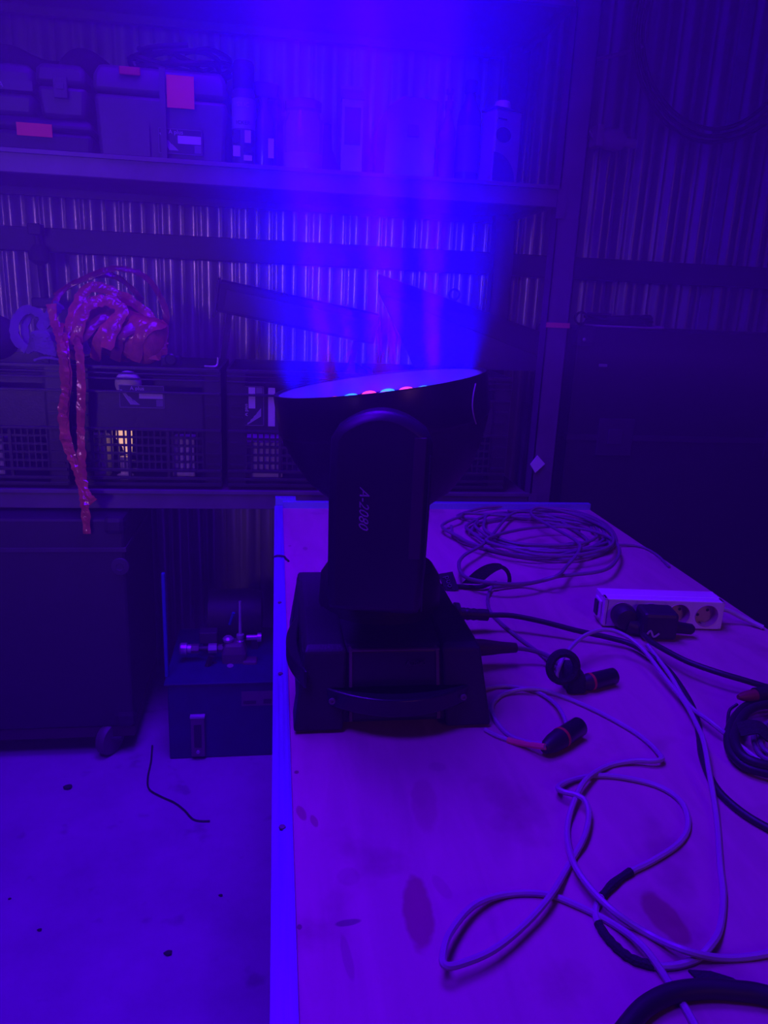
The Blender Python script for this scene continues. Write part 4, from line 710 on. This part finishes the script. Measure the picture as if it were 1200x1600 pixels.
obj('trigger', MB().tube([(-.004, 2.11, ZU+.185), (.012, 2.11, ZU+.165), (.016, 2.11, ZU+.14)], .004, 8, 4), M_black, sb_, smooth=True)
obj('label', MB().box(-.022, -.008, 2.0855, 2.0885, ZU+.030, ZU+.075), M_pale, sb_)
jr = thing('clear_jar', 'clear plastic jar with a bright glint at its foot on the middle shelf', 'jar', (.065, 2.10, ZU))
obj('jar', MB().lathe([(.046, 0), (.050, .005), (.050, .115), (.042, .135), (.042, .148)], (.065, 2.10, ZU), n=28), M_clear, jr, smooth=True)
obj('lid', MB().lathe([(.045, .146), (.045, .165), (.04, .168)], (.065, 2.10, ZU), n=28), M_bottle, jr, smooth=True)
obj('contents', MB().lathe([(.040, .006), (.042, .02), (.040, .045)], (.065, 2.10, ZU), n=20), M_pale, jr, smooth=True)
fn = thing('dark_funnel', 'dark funnel standing behind and between the jar and the carton', 'funnel', (.135, 2.2, ZU))
obj('cone', MB().lathe([(.048, 0), (.046, .01), (.014, .08), (.010, .14)], (.132, 2.2, ZU), n=20), M_black, fn, smooth=True)
ct = thing('carton', 'pale folded top carton standing near the middle of the middle shelf', 'carton', (.195, 2.20, ZU))
obj('body', MB().box(.167, .225, 2.175, 2.225, ZU, ZU+.200), M_tin, ct, bevel=.002)
obj('gable', MB().loft([rect(.165, .227, 2.173, 2.227, ZU+.200), rect(.165, .227, 2.195, 2.205, ZU+.226), rect(.165, .227, 2.197, 2.203, ZU+.236)]), M_tin, ct)
obj('label', MB().box(.175, .217, 2.1725, 2.1745, ZU+.09, ZU+.18), M_grey, ct)
sx = thing('sloped_box', 'dark box with a slanting left shoulder on the middle shelf', 'box', (.345, 2.17, ZU))
obj('body', MB().prism([(.272, 0+ZU), (.408, ZU), (.408, ZU+.196), (.318, ZU+.200), (.278, ZU+.172)], 2.10, 2.30, 'xz'), M_bottle, sx, bevel=.004)
obj('handle', MB().tube([(.33, 2.20, ZU+.199), (.335, 2.20, ZU+.214), (.375, 2.20, ZU+.213), (.38, 2.20, ZU+.196)], .005, 8, 4), M_black, sx, smooth=True)
obj('latch', MB().box(.33, .36, 2.094, 2.10, ZU+.105, ZU+.135), M_grey, sx, bevel=.002)
b1 = thing('spray_bottle', 'slim dark spray bottle beside the slanting box', 'bottle', (.433, 2.08, ZU))
obj('bottle', MB().lathe([(.017, 0), (.0195, .006), (.0195, .12), (.009, .155), (.009, .175)], (.432, 2.08, ZU), n=20), M_bottle, b1, smooth=True)
obj('pump', MB().lathe([(.011, .172), (.011, .19), (.006, .192), (.006, .205), (.010, .207), (.010, .218)], (.432, 2.08, ZU), n=16), M_greyd, b1, smooth=True)
obj('label', MB().lathe([(.0198, .03), (.0198, .10)], (.432, 2.08, ZU), n=20, cap=False), M_greyd, b1, smooth=True)
b2 = thing('tall_bottle', 'tall shouldered bottle with a round cap, left of the white tin', 'bottle', (.493, 2.11, ZU))
obj('bottle', MB().lathe([(.029, 0), (.031, .006), (.031, .155), (.028, .175), (.014, .205), (.013, .222)], (.493, 2.11, ZU), n=26), M_bottle, b2, smooth=True)
obj('cap', MB().lathe([(.016, .220), (.016, .246), (.013, .250)], (.493, 2.11, ZU), n=20), M_greyd, b2, smooth=True)
obj('label', MB().lathe([(.0315, .03), (.0315, .140)], (.493, 2.11, ZU), n=26, cap=False), mat('bottle_label', (.16, .12, .17), .5), b2, smooth=True)
tn = thing('white_tin', 'white rectangular tin with a round screw cap at the right end of the middle shelf', 'tin', (.577, 2.09, ZU), rad(22))
obj('body', MB().box(-.046, .040, -.030, .030, 0, .178), M_tin, tn, bevel=.006, local=True)
obj('seam', MB().box(-.048, .042, -.032, .032, .176, .182).box(-.048, .042, -.032, .032, 0, .004), M_grey, tn, bevel=.002, local=True)
obj('cap', MB().lathe([(.020, .182), (.021, .185), (.019, .200), (.015, .203)], (-.004, 0, 0), n=24), M_white, tn, smooth=True, local=True)
def disc(cx, cz, rx, rz, y, m_, nm, n=26): obj(nm, MB().prism([(cx+rx*math.cos(2*PI*i/n), cz+rz*math.sin(2*PI*i/n)) for i in range(n)], y-.0008, y, 'xz'), m_, tn, local=True)
disc(-.018, .118, .024, .018, -.0305, M_blackp, 'emblem')
arc_o = [(-.040+.068*math.cos(a_), .008+.068*math.sin(a_)) for a_ in [PI/2*1.08*i/12 for i in range(13)]]
obj('emblem', MB().prism([(-.044, .008)]+[(min(.038, x), z) for x, z in arc_o]+[(-.044, .074)], -.0313, -.0303, 'xz'), mat('tin_blue', (.05, .05, .16), .4), tn, local=True)
obj('stripe', MB().box(-.038, -.010, -.0312, -.0302, .152, .156), M_blackp, tn, local=True)
obj('side_label', MB().box(.0400, .0412, -.018, .018, .055, .150), M_whitep, tn, local=True)
obj('side_panel', MB().box(.0400, .0406, -.027, .027, .005, .175), mat('tin_side', (.06, .05, .12), .4), tn, local=True)

# ------------------------------------------------------------------ right of the rack: large case with cables on it
bcx = thing('flight_case', 'large black equipment case right of the rack, taller than the bench', 'case', (1.40, 2.2, 0))
X0, X1, YA, YB, ZC = .83, 2.30, 2.06, 2.40, 1.212
obj('body', MB().box(X0, X1, YA, YB, .06, .90), M_black, bcx, bevel=.006)
obj('lid', MB().box(X0, X1, YA, YB, .905, ZC), M_black, bcx, bevel=.006)
obj('edge_profile', MB().box(X0-.003, X1+.003, YA-.004, YA+.02, .895, .912), M_beam, bcx, bevel=.001)
for x in (X0, X1-.05):
    for z in (.06, ZC-.05): obj('corner_ball', MB().box(x-.004, x+.054, YA-.005, YA+.05, z-.004, z+.054), M_beam, bcx, bevel=.012)
for x in (.92, 1.45): 
    l = obj('latch', MB().box(x, x+.11, YA-.006, YA, .85, .96), M_beam, bcx, bevel=.004); obj('latch_tongue', MB().box(x+.03, x+.075, YA-.010, YA-.005, .885, .93), M_greyd, l, bevel=.003)
obj('rivet', MB().sphere((.848, YA-.002, 1.178), .006, 10, 6), M_metal, bcx, smooth=True)
obj('hinge_bolt', MB().box(.90, .925, YA-.006, YA, 1.105, 1.113), M_metal, bcx, bevel=.002)
for x in (.90, 2.2): obj('caster', MB().cyl((x, 2.12, .031), (x+.03, 2.12, .031), .031, n=20), M_wheel, bcx, smooth=True)
lc = thing('cable_bunch', 'low bunch of dark cables with one pale strand on top of the large black case', 'cables', (.97, 2.2, ZC))
obj('pale_strand', MB().tube([(.875, 2.13, ZC+.005), (.91, 2.085, ZC+.004), (.98, 2.075, ZC+.004), (1.06, 2.075, ZC+.004), (1.10, 2.10, ZC+.006), (1.10, 2.20, ZC+.008)], .0032, 7, 6), M_cable, lc, smooth=True)
for k in range(5):
    n_ = 12; obj('cord', MB().tube([(1.0+.09*math.cos(2*PI*q/11+k)+.012*math.sin(3*q), 2.19+.075*math.sin(2*PI*q/11+k), ZC+.007+.006*k+.004*math.sin(q+k)) for q in range(n_)], .0055, 7, 4), M_rubber, lc, smooth=True)
obj('ring_end', MB().lathe([(.014, -.004), (.02, -.004), (.02, .004), (.014, .004), (.014, -.004)], (.89, 2.2, ZC+.022), (.2, 1, .1), 16, cap=False), M_rubber, lc, smooth=True)
# on the right hand wall
wp = thing('inline_coupler', 'pale inline cable coupler hanging by its cord on the wall right of the rack', 'connector', (1.02, 2.41, 1.76))
obj('body', MB().lathe([(.016, 0), (.024, .004), (.026, .03), (.031, .036), (.032, .075), (.024, .095), (.014, .098), (.013, .135)], (.952, 2.405, 1.768), (1, 0, -.10), 18), M_white, wp, smooth=True)
obj('end_cap', MB().box(.948, .972, 2.375, 2.43, 1.735, 1.795), M_white, wp, bevel=.004)
obj('cord', MB().tube(P['wallcord'], .005, 8, 6), M_cord, wp, smooth=True)
cable('wall_cable', P['wallcable'], .006, M_cord, 'pale cable sweeping up from the rack post across the dark wall at the top right')
hc = thing('hung_cable_coil', 'black cable coil hung high on the wall at the top right, pale tape on it', 'cable', (1.30, 2.40, 2.0))
hcx, hcz = 1.32, 2.08
for k in range(3):
    rr = .25+.021*k; obj('cord', MB().tube([(hcx+rr*math.cos(2*PI*q/22), 2.41-.012*(k % 3), hcz+rr*1.05*math.sin(2*PI*q/22)+.004*math.sin(q+k)) for q in range(23)], .006, 8, 3), M_rubber, hc, smooth=True)
for an in (150, 104): 
    c_ = Vector((hcx+.28*math.cos(rad(an)), 2.384, hcz+.29*math.sin(rad(an)))); d_ = Vector((math.cos(rad(an)), 0, math.sin(rad(an))))
    obj('tape_band', MB().ribbon([c_-d_*.045, c_, c_+d_*.045], .022, .003, (0, -1, 0), 3), M_cord, hc)
obj('hook', MB().tube([(hcx, 2.45, hcz+.25), (hcx, 2.40, hcz+.25), (hcx, 2.37, hcz+.25), (hcx, 2.36, hcz+.29)], .008, 8, 4), M_beam, hc, smooth=True)

# ------------------------------------------------------------------ below the rack: rolling case and hydraulic unit
rc = thing('rolling_case', 'big black rolling case under the rack at the left, on castors', 'case', (-.85, 2.1, 0))
RX0, RX1, RYA, RYB = -1.35, -.385, 1.935, 2.36
obj('body', MB().box(RX0, RX1, RYA, RYB, .09, .69), M_black, rc, bevel=.008)
obj('bottom_board', MB().box(RX0, RX1, RYA+.004, RYB, .058, .089), mat('bottom_board', (.05, .022, .03), .7), rc)
obj('lid_profile', MB().box(RX0-.003, RX1+.003, RYA-.003, RYB, .60, .612), M_beam, rc, bevel=.001)
for x in (RX1-.05, RX0):
    for z in (.088, .645): obj('corner_ball', MB().box(x-.003, x+.053, RYA-.005, RYA+.05, z, z+.05), M_black, rc, bevel=.014)
for x in (-.48, -1.0):
    obj('latch', MB().lathe([(.024, 0), (.022, .003), (.010, .004), (.008, .002)], (x+.08, RYA-.001, .56), (0, -1, 0), 20), M_beam, rc, smooth=True)
for (x, y) in ((-.455, 1.95), (-.455, 2.28), (-1.27, 1.95), (-1.27, 2.28)):
    w_ = obj('castor', MB().lathe([(.012, -.016), (.042, -.014), (.046, -.008), (.046, .008), (.042, .014), (.012, .016)], (x, y, .0465), (.85, -.5, 0), 24), M_wheel, rc, smooth=True)
    obj('fork', MB().box(x-.024, x+.030, y+.01, y+.018, .03, .058).box(x-.03, x+.035, y-.02, y+.035, .054, .058), M_beam, w_)
hu = thing('hydraulic_unit', 'dark blue hydraulic power unit on the floor under the rack, sight gauge on its tank', 'hydraulic unit', (-.05, 2.07, 0))
HX0, HX1, HYA, HYB, HZ = -.288, .20, 1.905, 2.25, .236
obj('tank', MB().box(HX0, HX1, HYA, HYB, 0.0, HZ-.006), M_tank, hu, bevel=.004)
obj('tank_lid', MB().box(HX0-.008, HX1+.008, HYA-.008, HYB+.008, HZ-.006, HZ), M_tank, hu, bevel=.002)
sg = obj('sight_gauge', MB().box(-.228, -.190, HYA-.012, HYA, .012, .136), M_brassd, hu, bevel=.003)
obj('gauge_window', MB().box(-.219, -.199, HYA-.0135, HYA-.0118, .042, .112), M_blackp, sg)
obj('gauge_cap', MB().box(-.229, -.189, HYA-.014, HYA, .132, .139), M_pale, sg, bevel=.001)
obj('gauge_bolt', MB().lathe([(.006, 0), (.005, .004)], (-.209, HYA-.012, .028), (0, -1, 0), 6), M_metal, sg)
npl = obj('name_plate', MB().box(-.090, -.004, HYA-.002, HYA, .160, .204), mat('plate_metal', (.16, .11, .14), .4), hu)
obj('plate_mark', MB().box(-.085, -.05, HYA-.0028, HYA-.002, .166, .176).box(-.030, -.008, HYA-.0028, HYA-.002, .166, .180), M_beam, npl)
obj('upright_bar', MB().box(-.298, -.288, 1.935, 1.947, .236, .54), M_bluerod, hu, bevel=.003)
obj('motor', MB().lathe([(.03, 0), (.075, .006), (.078, .12), (.07, .16), (.02, .165)], (-.20, 2.16, HZ+.09), (1, 0, 0), 24), M_black, hu, smooth=True)
def fit(nm, x, y, z, ax, prof, m_=M_metal, n_=6): obj(nm, MB().lathe(prof, (x, y, z), ax, n_), m_, hu, smooth=n_ > 8)
fit('elbow_fitting', -.268, 2.03, .276, (1, 0, 0), [(.014, 0), (.018, .004), (.018, .02), (.013, .022), (.013, .032)], n_=14)
fit('nut', -.236, 2.03, .276, (1, 0, 0), [(.014, 0), (.014, .022)], M_brassd)
obj('pipe', MB().cyl((-.236, 2.03, .276), (-.10, 2.03, .276), .007, n=10), M_beam, hu, smooth=True)
fit('nut', -.188, 2.03, .276, (1, 0, 0), [(.014, 0), (.014, .024)])
fit('nut', -.160, 2.03, .276, (1, 0, 0), [(.012, 0), (.012, .012)], M_brassd)
obj('valve_block', MB().loft([rect(-.148, -.085, 2.01, 2.06, .215), rect(-.150, -.080, 2.005, 2.065, .265), rect(-.140, -.09, 2.01, 2.06, .296)]), M_brassd, hu, bevel=.008)
fit('valve_cap', -.132, 2.03, .298, (0, 0, 1), [(.014, 0), (.016, .008), (.010, .014)], n_=14)
fit('valve_spindle', -.098, 2.03, .29, (0, 0, 1), [(.009, 0), (.011, .008), (.008, .012), (.011, .018), (.011, .028), (.005, .03), (.004, .13)], n_=12)
obj('solenoid', MB().box(-.09, -.05, 2.0, 2.04, .195, .245), M_brassd, hu, bevel=.005)
fit('bleed_screw', -.125, 2.0, .20, (0, -.2, 1), [(.009, 0), (.009, .016), (.006, .017), (.006, .03), (.009, .032), (.009, .04)], n_=12)
fit('outlet', -.08, 2.02, .312, (1, 0, 0), [(.008, 0), (.008, .03), (.013, .031), (.013, .042)], n_=12)
obj('hose', MB().tube(P['hose'] + [(-.17, 2.02, HZ+.002)], .008, 8, 5), M_rubber, hu, smooth=True)
obj('connector_box', MB().box(-.215, -.165, 2.05, 2.09, .28, .315), M_beam, hu, bevel=.003)
obj('support', MB().box(-.21, -.19, 2.10, 2.22, HZ, HZ+.03).box(-.07, -.05, 2.10, 2.22, HZ, HZ+.03), M_beam, hu)
obj('blue_handle', MB().cyl((-.128, 2.04, .345), (-.116, 2.03, .385), .0045, n=10), M_bluerod, hu, smooth=True)
# floor litter
tag(obj('wire_offcut', MB().tube(P['floor_wire'], .0026, 6, 5), M_rubber, smooth=True), 'crooked black wire offcut lying on the concrete floor before the hydraulic unit', 'wire')
labs = ['dark pebble on the floor before the rolling case', 'dark pebble on the bare floor nearest the bench', 'tiny dark crumb near the middle of the bare floor', 'tiny crumb on the floor between the two dark pebbles', 'tiny dark crumb at the left frame edge of the floor']
for k, (p, s_) in enumerate(zip(P['stone'], (.010, .007, .004, .004, .003))):
    st_ = MB().sphere((p[0], p[1], s_*.5), s_, 8, 5, (1.2, .9, .55)); st_.v = [(x+.2*s_*math.sin(900*y+k), y, max(0, z)) for x, y, z in st_.v]
    tag(obj('pebble', st_, M_stone), labs[k], 'pebble')

# ================================================================== HAZE
def haze_mat(name, dens):
    hz = bpy.data.materials.new(name); hz.use_nodes = True; nt = hz.node_tree; nt.nodes.remove(nt.nodes['Principled BSDF'])
    vs = nt.nodes.new('ShaderNodeVolumeScatter'); vs.inputs['Color'].default_value = (1, 1, 1, 1); vs.inputs['Density'].default_value = dens; vs.inputs['Anisotropy'].default_value = .0
    nt.links.new(vs.outputs[0], nt.nodes['Material Output'].inputs['Volume']); return hz
tag(obj('haze', MB().box(-2.39, 2.99, -2.99, WALL-.001+.1, .001, 2.94), haze_mat('stage_haze', .035)), 'thin blue lit stage haze filling the air of the whole room', 'haze', kind='stuff')
tag(obj('haze', MB().box(-2.38, 2.98, -2.98, WALL+.09, 1.145, 2.93), haze_mat('smoke_layer', .09)), 'thicker blue smoke hanging under the roof above the stage light', 'haze', kind='stuff')
